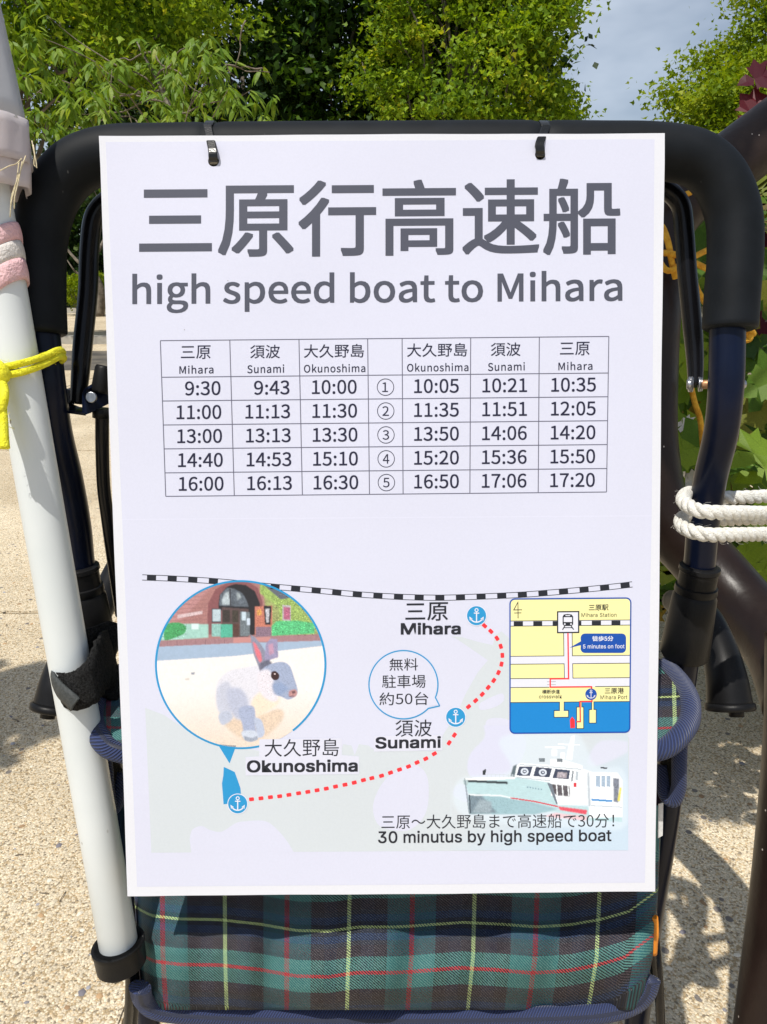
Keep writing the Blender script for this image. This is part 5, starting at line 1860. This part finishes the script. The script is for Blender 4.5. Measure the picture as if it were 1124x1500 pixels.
Z5 = lambda x, y: (200 + x / 3.306, 830 + y / 3.306)
ST = 0.62
pt = Paint(227, 849, 479, 1098, ST, Z5)
f = pt.fill
f([(60, 60), (960, 60), (960, 400), (60, 400)], (168, 112, 108), 0, .22, 2.2)
f([(60, 60), (400, 60), (330, 140), (220, 260), (60, 300)], (186, 128, 128), 3, .2, 2)
for k in range(11):     # brick courses
    yy = 130 + k * 19
    f([(120, yy), (345, yy - 8), (345, yy - 4), (120, yy + 4)], (140, 92, 92), 1, .2, 3, .5)
f([(200, 235), (320, 215), (320, 230), (200, 252)], (220, 200, 205), 1, .3, 3, .7)
f([(610, 60), (960, 60), (960, 330), (640, 330)], (150, 160, 90), 3, .45, 4)
f([(600, 80), (700, 110), (790, 190), (860, 290), (860, 330), (700, 330), (690, 200), (600, 130)], (148, 178, 80), 2, .5, 4, seed=3)
f([(600, 75), (690, 90), (760, 150), (700, 160), (640, 110)], (90, 96, 108), 1)
f([(345, 270), (348, 180), (385, 110), (440, 80), (480, 68), (540, 72), (590, 105), (612, 170), (610, 330), (345, 330)], (134, 74, 78), 1, .15, 5)
f([(398, 190), (404, 140), (440, 98), (480, 85), (530, 90), (575, 120), (600, 180), (598, 330), (545, 330), (398, 200)], (24, 22, 30), 1, .3, 6)
f([(400, 190), (408, 135), (440, 102), (475, 108), (515, 130), (535, 165), (545, 196)], (86, 96, 108), 1, .5, 5)
f([(415, 165), (430, 130), (450, 120), (455, 185), (418, 186)], (168, 182, 190), 2, .3, 5)
f([(486, 125), (500, 130), (510, 150), (490, 165)], (150, 162, 168), 2, .3, 5)
f([(452, 108), (458, 108), (460, 192), (454, 192)], (40, 40, 50), 1)
f([(366, 204), (412, 204), (412, 272), (366, 272)], (60, 60, 72), 0)
f([(371, 209), (408, 209), (408, 266), (371, 266)], (176, 196, 206), 1, .1, 4)
f([(366, 278), (412, 278), (412, 340), (366, 340)], (130, 186, 178), 1, .2, 4)
f([(416, 198), (545, 206), (545, 342), (416, 345)], (88, 66, 66), 1, .2, 4)
f([(420, 210), (455, 210), (455, 270), (420, 270)], (52, 44, 40), 1, .5, 3)
f([(464, 212), (496, 212), (496, 270), (464, 270)], (60, 52, 42), 1, .6, 3)
f([(468, 278), (498, 278), (498, 340), (468, 340)], (84, 50, 42), 1, .3, 4)
f([(503, 218), (550, 222), (550, 336), (503, 338)], (104, 116, 124), 1, .3, 4)
f([(512, 220), (532, 220), (532, 262), (512, 262)], (186, 206, 220), 1)
f([(536, 252), (552, 252), (552, 284), (536, 284)], (190, 206, 224), 1)
f([(553, 190), (574, 190), (574, 330), (553, 335)], (26, 22, 30), 1)
f([(575, 195), (660, 190), (660, 330), (575, 330)], (196, 112, 88), 1, .3, 2.5)
f([(584, 212), (606, 208), (608, 235), (586, 238)], (226, 160, 60), 1, .2, 3)
f([(618, 190), (656, 192), (650, 282), (624, 282)], (30, 26, 36), 1)
f([(626, 204), (646, 204), (642, 272), (630, 272)], (186, 186, 196), 1, .6, 2)
f([(708, 186), (750, 190), (750, 266), (708, 262)], (176, 168, 172), 0)
f([(714, 196), (745, 199), (745, 258), (714, 256)], (176, 84, 120), 1, .3, 4)
f([(120, 275), (350, 280), (350, 345), (120, 360)], (150, 200, 188), 2, .15, 6)
f([(135, 300), (150, 278), (205, 272), (240, 290), (238, 318), (215, 335), (150, 358), (136, 350)], (54, 160, 88), 1, .35, 3, smooth=True)
f([(410, 280), (466, 280), (466, 343), (410, 345)], (58, 176, 146), 1, .2, 4)
f([(268, 278), (302, 278), (302, 304), (268, 304)], (206, 226, 228), 1)
f([(655, 290), (680, 265), (780, 262), (865, 275), (865, 325), (655, 338)], (70, 190, 118), 2, .25, 4)
f([(580, 292), (655, 292), (655, 340), (580, 342)], (132, 104, 124), 1, .3, 3)
f([(105, 360), (480, 345), (960, 325), (960, 362), (480, 372), (105, 392)], (160, 116, 122), 1, .15, 4)
for k in range(10):
    f([(150 + k * 46, 354), (153 + k * 46, 354), (153 + k * 46, 384), (150 + k * 46, 385)], (120, 84, 92), 0, alpha=.6)
f([(470, 345), (650, 342), (650, 362), (470, 372)], (196, 130, 126), 1)
f([(90, 390), (480, 372), (960, 358), (960, 380), (480, 436), (90, 462)], (152, 176, 204), 1, .06, 8)
f([(60, 460), (480, 434), (960, 378), (960, 960), (60, 960)], (232, 226, 224), 1, .05, 7)
g_ = np.clip((pt.Y - 1010) / 80, 0, 1)[..., None] * .75
gn = (1 + .25 * (noise2(pt.h, pt.w, 2.0, 9) - .5))[..., None]
pt.img = pt.img * (1 - g_) + np.array(lin(222, 200, 176)[:3]) * gn * g_
f([(265, 514), (284, 512), (282, 524), (268, 524)], (140, 146, 158), 1)
f([(235, 544), (256, 540), (258, 550), (240, 552)], (206, 196, 188), 1)
f([(430, 745), (520, 730), (690, 690), (710, 740), (630, 820), (540, 845), (450, 790)], (218, 194, 170), 9, .2, 3, smooth=True)
f([(388, 600), (400, 550), (450, 505), (520, 490), (600, 480), (650, 520), (690, 600), (690, 660), (650, 700), (590, 720), (560, 770), (500, 740), (460, 705), (400, 700)], (216, 215, 226), 4, .06, 4, smooth=True)
f([(388, 610), (410, 570), (450, 560), (465, 620), (470, 690), (430, 725), (396, 690)], (190, 194, 212), 9, .12, 3, smooth=True)
f([(440, 600), (500, 590), (540, 640), (540, 720), (490, 740), (455, 690)], (178, 184, 208), 12, .12, 3, smooth=True)
f([(560, 650), (620, 600), (690, 620), (690, 665), (640, 705), (570, 725)], (238, 216, 192), 9, .06, 4, smooth=True)
f([(404, 712), (450, 700), (468, 725), (455, 750), (420, 768), (402, 745)], (180, 188, 210), 3, .12, 2, smooth=True)
f([(498, 690), (570, 680), (578, 780), (590, 830), (556, 848), (524, 834), (515, 770)], (158, 170, 202), 2, .15, 2.5, smooth=True)
f([(572, 735), (606, 745), (622, 800), (612, 824), (590, 828), (580, 790)], (176, 188, 214), 1, .15, 2, smooth=True)
f([(512, 800), (574, 796), (590, 832), (556, 848), (524, 836)], (196, 206, 224), 2, .1, 2, smooth=True)
f([(538, 825), (541, 825), (541, 846), (538, 846)], (120, 124, 150), 0, alpha=.6)
f([(556, 828), (559, 828), (559, 847), (556, 847)], (120, 124, 150), 0, alpha=.6)
f([(520, 820), (560, 832), (586, 820), (590, 838), (556, 850), (526, 842)], (150, 160, 180), 1, .3, 2)
f([(553, 330), (575, 342), (606, 380), (628, 415), (640, 450), (650, 480), (600, 512), (590, 480), (570, 430), (560, 385)], (134, 136, 160), 1, .12, 3)
f([(564, 362), (582, 378), (604, 420), (610, 455), (600, 468), (580, 430)], (226, 104, 120), 2, .1, 3)
f([(628, 375), (650, 350), (684, 352), (688, 440), (650, 452), (640, 470), (622, 450)], (146, 138, 176), 1, .15, 3)
f([(640, 380), (662, 372), (668, 420), (645, 430)], (190, 140, 170), 2)
f([(598, 470), (640, 450), (660, 470), (640, 500), (600, 515)], (96, 98, 120), 3, .2, 2)
f([(600, 510), (640, 478), (700, 462), (742, 480), (765, 540), (782, 600), (770, 630), (735, 645), (700, 630), (660, 625), (620, 590), (600, 560)], (150, 164, 196), 1, .12, 2.5, smooth=True)
f([(592, 515), (640, 500), (665, 545), (660, 590), (690, 640), (660, 655), (610, 625), (590, 575)], (222, 216, 226), 6, .08, 3, smooth=True)
f([(660, 570), (700, 560), (740, 590), (700, 625), (665, 620)], (120, 146, 190), 5, .2, 2, alpha=.6)
f([(742, 604), (770, 596), (780, 612), (768, 632), (742, 630)], (186, 130, 128), 1, .2, 2, smooth=True)
f([(656, 512), (674, 508), (690, 526), (686, 544), (668, 548), (656, 532)], (58, 20, 24), 1, smooth=True)
f([(668, 518), (676, 518), (676, 526), (668, 526)], (200, 150, 150), 0)
BODY = [(388, 600), (400, 550), (450, 505), (520, 490), (600, 480), (650, 520), (690, 600), (690, 660), (650, 700), (590, 720), (590, 830), (540, 840), (500, 740), (460, 750), (400, 740)]
HEAD = [(600, 510), (640, 478), (700, 462), (742, 480), (765, 540), (782, 600), (770, 630), (735, 645), (700, 630), (660, 640), (610, 600)]
pt.strokes(BODY, 2200, 6, 215, 28, .92, 1.05, seed=2)
pt.strokes(BODY, 300, 5, 240, 30, .84, .95, seed=3)
pt.strokes(HEAD, 900, 4, 320, 40, .80, 1.14, seed=4)
pt.strokes([(553, 330), (640, 420), (690, 352), (690, 450), (600, 512)], 300, 5, 285, 15, .78, 1.15, seed=5)
pt.strokes([(130, 760), (960, 560), (960, 960), (200, 960)], 900, 2, 0, 60, .80, 1.06, seed=6)
pt.strokes([(690, 100), (870, 250), (870, 335), (655, 335), (660, 200)], 900, 3, 60, 60, .5, 1.5, 2, seed=7)
pt.strokes([(120, 275), (245, 275), (240, 350), (120, 360)], 260, 3, 60, 60, .6, 1.4, 2, seed=8)
pt.strokes([(60, 60), (430, 60), (345, 200), (345, 275), (120, 280)], 900, 6, 5, 4, .80, 1.12, seed=9)
pt.strokes([(575, 195), (660, 190), (660, 290), (575, 290)], 200, 5, 3, 4, .7, 1.1, seed=10)
pt.strokes([(400, 100), (600, 100), (600, 340), (366, 340)], 350, 6, 90, 6, .6, 1.35, seed=11)
f([(655, 520), (672, 507), (692, 524), (688, 546), (668, 551), (654, 536)], (52, 18, 22), .5, smooth=True)
f([(667, 518), (675, 518), (675, 525), (667, 525)], (214, 190, 190), 0)
f([(752, 606), (768, 602), (772, 612), (758, 618)], (110, 70, 76), .5)
f([(740, 628), (766, 626), (764, 630), (742, 633)], (110, 90, 110), .5)
pt.img *= (1 + .035 * (noise2(pt.h, pt.w, 1.2, 21) - .5) * 2)[..., None]
lum = pt.img.mean(-1, keepdims=True)
pt.img = (lum + (pt.img - lum) * .85) * .94 + .02
CX, CY = 352.8, 973.6
pt.build('rabbit_photo', 3, lambda X, Y: ((X - CX) / 124) ** 2 + ((Y - CY) / 122.4) ** 2 < 1)
Flat(4).ring(CX, CY, 122.6, 125.6, 120, 121.0, 123.8, -52, 285).build('photo_ring', INK['blue'])

# boat photo printed at the lower right of the notice
pt = Paint(660, 1062, 921, 1246, 0.68, Z8)
sea_c = np.array([0.555, 0.598, 0.635])
pt.img[:] = sea_c
f = pt.fill
f([(420, 200), (430, 130), (490, 60), (495, -10), (600, -10), (660, 60), (660, 120), (620, 190), (560, 230), (450, 230)], (201, 203, 222), 2, smooth=True)
f([(360, 300), (372, 262), (400, 258), (432, 290), (430, 330), (390, 325)], (201, 203, 222), 2, smooth=True)
t_ = np.clip(((pt.X - 740) / 180 + (pt.Y - 1120) / 130 - .35), 0, 1)[..., None] * .8
pt.img = pt.img * (1 - t_) + np.array(lin(186, 206, 224)[:3]) * t_
f([(925, 160), (980, 75), (1110, 80), (1110, 110), (1040, 150), (960, 180)], (203, 206, 222), 5, smooth=True)
f([(560, 60), (860, 30), (960, 180), (1080, 200), (1090, 430), (900, 440), (420, 400), (380, 240), (600, 200)], (206, 218, 228), 12, alpha=.6, smooth=True)
f([(404, 236), (500, 232), (620, 228), (765, 246), (800, 340), (930, 352), (1070, 360), (1072, 415), (930, 410), (790, 372), (640, 380), (428, 380), (424, 300)], (178, 206, 212), 1, .04, 6)
f([(424, 300), (520, 304), (620, 315), (720, 340), (800, 362), (700, 385), (428, 382)], (150, 182, 192), 2, .06, 5)
f([(424, 302), (475, 300), (545, 378), (428, 382)], (118, 136, 148), 3, .2, 5)
f([(470, 320), (520, 330), (520, 378), (440, 376)], (150, 166, 176), 4, .2, 4)
f([(424, 298), (560, 302), (640, 320), (640, 325), (560, 308), (424, 304)], (226, 232, 236), 1)
f([(424, 302), (430, 302), (434, 380), (428, 380)], (70, 82, 92), 0)
f([(600, 312), (700, 326), (800, 348), (800, 354), (700, 332), (600, 317)], (200, 84, 96), 0)
f([(800, 350), (925, 366), (920, 385), (810, 366)], (214, 84, 100), 1, .25, 2)
f([(790, 378), (925, 392), (920, 410), (740, 392)], (226, 176, 182), 2, .2, 3, .7)
f([(404, 232), (480, 228), (620, 226), (620, 234), (500, 240), (406, 242)], (238, 240, 242), 0)
f([(418, 238), (588, 246), (588, 256), (420, 248)], (46, 54, 60), 1)
f([(400, 240), (420, 236), (420, 260), (404, 258)], (168, 186, 190), 1)
f([(618, 185), (640, 168), (770, 176), (900, 190), (945, 205), (1052, 208), (1072, 238), (1072, 395), (935, 400), (930, 345), (800, 345), (768, 250), (618, 226)], (232, 236, 241), 1, .03, 8)
f([(600, 222), (612, 180), (628, 172), (618, 226)], (90, 104, 112), 1)
for q in ([(637, 183), (694, 183), (682, 222), (626, 220)], [(708, 184), (776, 190), (765, 228), (697, 222)], [(790, 192), (852, 198), (846, 236), (778, 230)]):
    f(q, (64, 72, 92), 0, .3, 4)
for cx_, cy_ in ((660, 203), (737, 207)):
    f([(cx_ + 17 * math.cos(a), cy_ + 15 * math.sin(a)) for a in np.linspace(0, 6.28, 16)[:-1]], (206, 214, 226), 0)
    f([(cx_ + 9 * math.cos(a), cy_ + 8 * math.sin(a)) for a in np.linspace(0, 6.28, 12)[:-1]], (76, 84, 104), 0)
    f([(cx_ - 4, cy_ - 3), (cx_ + 5, cy_ - 3), (cx_ + 5, cy_ + 3), (cx_ - 4, cy_ + 3)], (206, 214, 226), 0)
f([(800, 205), (840, 208), (836, 232), (796, 228)], (176, 168, 176), 1, .5, 3)
f([(862, 200), (868, 200), (862, 245), (856, 245)], (120, 128, 138), 0)
f([(878, 202), (888, 204), (884, 240), (874, 238)], (176, 186, 196), 0)
f([(760, 255), (850, 264), (852, 308), (800, 305), (775, 290)], (92, 88, 94), 1, .6, 2.2)
for k in range(4):
    f([(768 + k * 24, 256), (773 + k * 24, 257), (777 + k * 24, 306), (772 + k * 24, 305)], (226, 230, 234), 0)
f([(755, 250), (775, 256), (800, 340), (794, 342)], (110, 120, 132), 0)
f([(868, 250), (878, 250), (878, 268), (868, 268)], (206, 60, 70), 0)
for k in range(3):
    f([(962 + k * 22, 222), (978 + k * 22, 222), (978 + k * 22, 268), (962 + k * 22, 266)], (160, 178, 198), 0, .15, 4)
f([(1034, 230), (1060, 234), (1056, 335), (1036, 330)], (120, 126, 140), 1, .4, 3)
f([(1062, 270), (1070, 270), (1062, 330), (1052, 326)], (220, 208, 90), 1)
f([(942, 318), (1030, 324), (1030, 332), (942, 326)], (70, 140, 200), 0)
f([(900, 210), (945, 216), (942, 345), (905, 340)], (220, 226, 232), 1)
f([(925, 205), (932, 205), (938, 350), (930, 350)], (176, 186, 196), 1)
f([(980, 184), (1010, 186), (1008, 192), (980, 190)], (60, 64, 74), 0)
f([(858, 55), (872, 50), (866, 100), (860, 155), (836, 150), (846, 100)], (240, 243, 246), 1)
f([(745, 97), (832, 99), (832, 106), (745, 104)], (236, 240, 244), 0)
f([(800, 84), (892, 88), (892, 93), (800, 90)], (232, 236, 240), 0)
f([(770, 150), (830, 155), (905, 178), (905, 190), (770, 178)], (236, 240, 243), 1)
f([(774, 112), (797, 112), (797, 138), (776, 138)], (240, 242, 246), 1)
f([(812, 124), (830, 124), (830, 148), (812, 148)], (238, 240, 244), 1)
f([(720, 146), (746, 146), (746, 162), (722, 162)], (110, 120, 128), 0, .5, 2)
f([(796, 148), (820, 150), (820, 164), (796, 162)], (120, 128, 136), 0, .5, 2)
f([(484, 200), (494, 192), (498, 196), (494, 218), (484, 218)], (50, 56, 60), 0)
for k, (a, b_) in enumerate([(670, 270), (682, 271), (693, 273), (704, 275), (716, 277), (728, 279)]):
    f([(a, b_ - 4), (a + 7, b_ - 3), (a + 5, b_ + 3), (a - 1, b_ + 2)], (110, 140, 160), 0, alpha=.7)
pt.strokes([(404, 236), (765, 250), (800, 340), (928, 352), (930, 400), (428, 382)], 900, 9, 352, 3, .93, 1.05, seed=12)
pt.strokes([(430, 310), (620, 320), (600, 380), (430, 380)], 350, 6, 300, 12, .84, 1.05, seed=13)
pt.strokes([(768, 176), (940, 205), (1052, 208), (1070, 395), (935, 400), (860, 340), (860, 250), (770, 240)], 500, 5, 0, 4, .90, 1.02, seed=14)
for q in ([(626, 226), (770, 240)], [(640, 172), (900, 192)], [(940, 345), (1070, 352)]):
    (xa, ya), (xb, yb_) = q
    f([(xa, ya), (xb, yb_), (xb, yb_ + 4), (xa, ya + 4)], (150, 164, 176), 0, alpha=.7)
for k in range(7):
    f([(500 + k * 18, 214), (502 + k * 18, 214), (502 + k * 18, 234), (500 + k * 18, 234)], (190, 200, 208), 0)
f([(498, 213), (622, 218), (622, 220), (498, 215)], (190, 200, 208), 0)
f([(404, 232), (410, 232), (432, 382), (424, 382)], (96, 112, 124), 0, alpha=.6)
pt.img *= (1 + .02 * (noise2(pt.h, pt.w, 1.4, 5) - .5) * 2)[..., None]
pt.build('boat_photo', 2.8)
text('caption_lettering', '三原～大久野島まで高速船で30分！', 559, 900, 1214.6, 1212.4, 21, 'black', 5, off=0)
text('caption_lettering', '30 minutus by high speed boat', 554, 896, 1240, 1237, 22.6, 'black', 5, font='sans', off=.011)

# speech bubble
bc = (591.2, 1003.0)
bub = Flat(3).poly(circ(bc[0], bc[1], 50, 60)).build('bubble_fill', INK['land'])
Flat(3.4).poly([(637, 1012), (644, 1033.5), (628, 1034)]).build('bubble_tail', INK['land'])
rg = Flat(4)
arc = [(bc[0] + 50.5 * math.cos(R(t)), bc[1] - 50.0 * math.sin(R(t))) for t in np.linspace(-22, 316, 90)]
rg.line([(644.3, 1034)] + arc + [(644.3, 1034)], 1.9)
rg.build('bubble_outline', INK['blue'])
text('bubble_lettering', '無料', 570.6, 612.6, 982.6, 982.2, 18.2, 'black', 5, off=.0006)
text('bubble_lettering', '駐車場', 560, 623.8, 1008.2, 1007.6, 19.4, 'black', 5, off=.0006)
text('bubble_lettering', '約50台', 556, 627.6, 1033.4, 1032.6, 19, 'black', 5, off=.0006)

# inset street map
Z7 = lambda x, y: (730 + x / 5.352, 860 + y / 5.352)


def rrect(x0, y0, x1, y1, r, Z=Z7, skew=0.0):
    pts = []
    for cx_, cy_, a in ((x1 - r, y0 + r, -90), (x1 - r, y1 - r, 0), (x0 + r, y1 - r, 90), (x0 + r, y0 + r, 180)):
        for k in range(6):
            t = R(a + k * 18)
            x, y = cx_ + r * math.cos(t), cy_ + r * math.sin(t)
            pts.append(Z(x - (y - 100) * 0.008 * (x - 95) / 935.0, y - (x - 95) * skew))
    return pts


inset = Flat(5).poly(rrect(93, 94, 1040, 1146, 38, skew=.009)).build('inset_ground', INK['yellow'])
yl = lambda x, y: Z7(x, y - (x - 95) * .009)
Flat(6).poly([yl(98, 905), yl(1032, 905), yl(1029, 1115), yl(1020, 1136), yl(1005, 1143), yl(125, 1143), yl(106, 1136), yl(98, 1115)]).build('inset_water', INK['water'], inset)
rd = Flat(6)
for a, b_ in ((543, 605), (718, 788)):
    rd.poly([yl(98, a), yl(1032, a), yl(1032, b_), yl(98, b_)])
rd.build('inset_road', INK['white'], inset)
Flat(6).poly([yl(515, 360), yl(580, 360), yl(582, 543), yl(517, 543)]).poly([yl(519, 605), yl(583, 605), yl(585, 718), yl(521, 718)]).build('inset_road', INK['white'], inset)
Flat(6).poly([yl(98, 268), yl(1032, 268), yl(1032, 306), yl(98, 306)]).build('inset_railway', INK['white'], inset)
ln = Flat(7)
for seg_ in ([(98, 543), (515, 543), (513, 362)], [(1032, 543), (582, 543), (580, 362)], [(98, 605), (517, 605), (519, 718), (98, 718)], [(1032, 605), (584, 605), (586, 718), (1032, 718)], [(98, 788), (400, 788)], [(760, 786), (1032, 786)],
             [(98, 266), (460, 266)], [(98, 306), (460, 306)], [(636, 266), (1034, 266)], [(636, 306), (1034, 306)], [(98, 905), (480, 905), (480, 969), (438, 971), (438, 1024), (551, 1024), (551, 971), (517, 969), (517, 905), (637, 905), (637, 945), (615, 945), (615, 1114), (670, 1114), (670, 945), (655, 945), (655, 905), (733, 905), (733, 966), (713, 966), (713, 1072), (768, 1072), (768, 966), (750, 966), (750, 905), (1032, 905)]):
    ln.line([yl(*q) for q in seg_], .95)
ln.build('inset_outline', INK['black'], inset)
pr = Flat(6.5)
for q in ([(484, 903), (514, 903), (514, 973), (484, 973)], [(441, 975), (548, 975), (548, 1021), (441, 1021)], [(640, 903), (653, 903), (653, 948), (640, 948)], [(618, 948), (667, 948), (667, 1111), (618, 1111)], [(736, 903), (748, 903), (748, 969), (736, 969)], [(716, 969), (765, 969), (765, 1069), (716, 1069)]):
    pr.poly([yl(*p) for p in q])
pr.build('inset_pier', INK['yellow'], inset)
dk = Flat(7)
for x0_, x1_ in ((122, 194), (275, 345), (427, 462), (636, 652), (734, 806), (888, 958)):
    dk.poly([yl(x0_, 270), yl(x1_, 270), yl(x1_, 304), yl(x0_, 304)])
dk.build('inset_railway_dash', INK['black'], inset)
Flat(8).line([yl(*q) for q in [(547, 365), (552, 722), (408, 722), (408, 787), (732, 787), (732, 806)]], 2.0).build('inset_route', INK['red'], inset)
Flat(8).line([yl(*q) for q in [(735, 890), (735, 902), (642, 902), (644, 1060), (614, 1060)]], 1.9).build('inset_route', INK['red'], inset)
Flat(8).poly([yl(*q) for q in [(563, 1045), (580, 1020), (600, 1045), (602, 1108), (566, 1110)]]).build('inset_boat', INK['red'], inset)
st_ = Flat(8).poly([Z7(*q) for q in [(461, 189), (636, 187), (636, 360), (461, 362)]]).build('station_frame', INK['black'], inset)
Flat(9).poly([Z7(*q) for q in [(471, 199), (626, 197), (626, 350), (471, 352)]]).build('station_panel', INK['white'], st_)
tn = Flat(10).poly([Z7(*q) for q in [(505, 232), (515, 215), (545, 211), (576, 215), (588, 232), (588, 292), (576, 305), (518, 305), (505, 292)]])
tn.line([Z7(522, 306), Z7(504, 335)], 1.5).line([Z7(572, 306), Z7(592, 333)], 1.5)
tn.build('train_sign', INK['black'], st_)
Flat(11).poly([Z7(*q) for q in [(514, 236), (579, 236), (579, 274), (514, 274)]]).poly(circ(*Z7(522, 290), 1.3, 10)).poly(circ(*Z7(571, 290), 1.3, 10)).poly([Z7(*q) for q in [(528, 220), (564, 220), (564, 227), (528, 227)]]).build('train_sign', INK['white'], st_)
Flat(11).line([Z7(514, 318), Z7(580, 318)], 1.1).build('train_sign', INK['black'], st_)
Flat(8).poly([Z7(x, y) for x, y in [(560, 476), (648, 425)]] + rrect(648, 364, 1005, 516, 34, skew=.0)[-6:] + rrect(648, 364, 1005, 516, 34)[:18] + [Z7(648, 455)]).build('walk_bubble', INK['deep'], inset)
text('inset_lettering', '徒歩5分', *[Z7(737, 0)[0], Z7(903, 0)[0]], Z7(0, 424)[1], Z7(0, 423)[1], 7.6, 'white', 9, off=.008, parent=inset)
text('inset_lettering', '5 minutes on foot', Z7(665, 0)[0], Z7(990, 0)[0], Z7(0, 482)[1], Z7(0, 480)[1], 6.2, 'white', 9, font='sans', off=.008, space=1.02, parent=inset)
text('inset_lettering', '三原駅', Z7(710, 0)[0], Z7(865, 0)[0], Z7(0, 184)[1], Z7(0, 182)[1], 8.6, 'black', 9, off=.003, parent=inset)
text('inset_lettering', 'Mihara Station', Z7(653, 0)[0], Z7(928, 0)[0], Z7(0, 235)[1], Z7(0, 233)[1], 5.9, 'black', 9, font='sans', off=.0, space=1.05, parent=inset)
text('inset_lettering', '横断歩道', Z7(345, 0)[0], Z7(483, 0)[0], Z7(0, 837)[1], Z7(0, 836)[1], 6.1, 'black', 9, off=.003, parent=inset)
text('inset_lettering', 'crosswalk', Z7(320, 0)[0], Z7(500, 0)[0], Z7(0, 873)[1], Z7(0, 872)[1], 5.4, 'black', 9, font='sans', off=.003, space=1.05, parent=inset)
text('inset_lettering', '三原港', Z7(835, 0)[0], Z7(985, 0)[0], Z7(0, 836)[1], Z7(0, 834)[1], 8.4, 'black', 9, off=.003, parent=inset)
text('inset_lettering', 'Mihara Port', Z7(802, 0)[0], Z7(1012, 0)[0], Z7(0, 880)[1], Z7(0, 878)[1], 5.9, 'black', 9, font='sans', off=.0, space=1.05, parent=inset)
cmp_ = Flat(7).line([Z7(156, 245), Z7(155, 118), Z7(122, 179), Z7(187, 178)], 1.1)
cmp_.build('compass_sign', INK['black'], inset)
Flat(7.5).line([Z7(126, 203), Z7(182, 202)], 1.0).build('compass_sign', INK['black'], inset)
Flat(7.2).line([Z7(383, 742), Z7(452, 741)], .8).line([Z7(383, 765), Z7(452, 764)], .8).build('crosswalk_print', INK['grey'], inset)
anchor(*Z7(728, 840), 8.4, 'deep', 8, ring=False)
Flat(8).line(rrect(93, 94, 1040, 1146, 38, skew=.009), 1.9, closed=True).build('inset_frame', INK['deep'], inset)
# the seam between the two sheets
Flat(.6).line([splitL, splitR], 2.0).build('sheet_seam', INK['seam'])
Flat(2).poly(circ(334, 411, .8, 8)).build('ink_speck', INK['grey'])
Flat(2).poly(circ(270.5, 483, .9, 8)).build('ink_speck', INK['grey'])

# cable ties through the punched holes, over the foam bar
for (x, y, lab) in ((312, 236, 'left black cable tie holding the notice to the foam bar'), (791, 227, 'right black cable tie holding the notice to the foam bar')):
    t_ = thing('cable_tie', lab, 'cable tie', tuple(P(x, y, 0)), 'cable ties holding the notice')
    c_ = np.array(P(x + 1, 220.5, .0173))
    ang_ = np.linspace(0, 2 * math.pi, 40, endpoint=False)
    hole = np.array(P(x + .8, y - .5, .0006))
    loop = []
    # over the bar, down the front to the hole and back under
    R_ = .0142
    a0 = math.radians(165)
    for th in np.linspace(math.radians(118), math.radians(-118), 26):
        loop.append(c_ + R_ * (PV * math.cos(th) * 1.0 - PN * math.sin(th) * -1.0 * -1))
    # front is +PN: go from top front down
    front = [c_ + PV * (R_ * math.cos(th)) + PN * (R_ * math.sin(th)) for th in np.linspace(0, R(62), 8)]
    tail = [np.array(P(x - .3, y - 17, -.0016)), np.array(P(x + .3, y - 8, -.0022)), np.array(P(x + .8, y - 2, -.0012)), np.array(P(x + .9, y + 1, .0010)), np.array(P(x + 1, y + 3, .005))]
    backp = [c_ + PV * (R_ * math.cos(th)) + PN * (R_ * math.sin(th)) for th in np.linspace(R(128), R(352), 22)]
    pth = spline([tuple(q) for q in front + tail + backp], 3, closed=True)
    V_, F_ = tube_data(pth, .0027, seg=8, flat=.28, flat_dir=None, closed=True)
    # orient the flat side: rebuild with width along PU
    n_ = len(pth)
    T = np.roll(pth, -1, 0) - np.roll(pth, 1, 0); T /= np.linalg.norm(T, axis=1)[:, None]
    nr = np.cross(T, PU); nr /= np.linalg.norm(nr, axis=1)[:, None]
    sec = [(-.0024, -.0005), (.0024, -.0005), (.0024, .0005), (.0019, .0007), (-.0019, .0007), (-.0024, .0005)]
    V_ = [pth[i] + PU * a + nr[i] * b_ for i in range(n_) for a, b_ in sec]
    F_ = [(i * 6 + k, i * 6 + (k + 1) % 6, ((i + 1) % n_) * 6 + (k + 1) % 6, ((i + 1) % n_) * 6 + k) for i in range(n_) for k in range(6)]
    mesh('strap', V_, F_, M['tie'], t_, smooth=False)
    hd = c_ - PN * .0145 - PV * .002
    M3 = Matrix((tuple(PU), tuple(PV), tuple(PN))).transposed().to_4x4()
    V_, F_ = box_data(tuple(hd), .0065, .006, .0045, M=M3, bev=.0008)
    mesh('lock_head', V_, F_, M['tie'], t_)
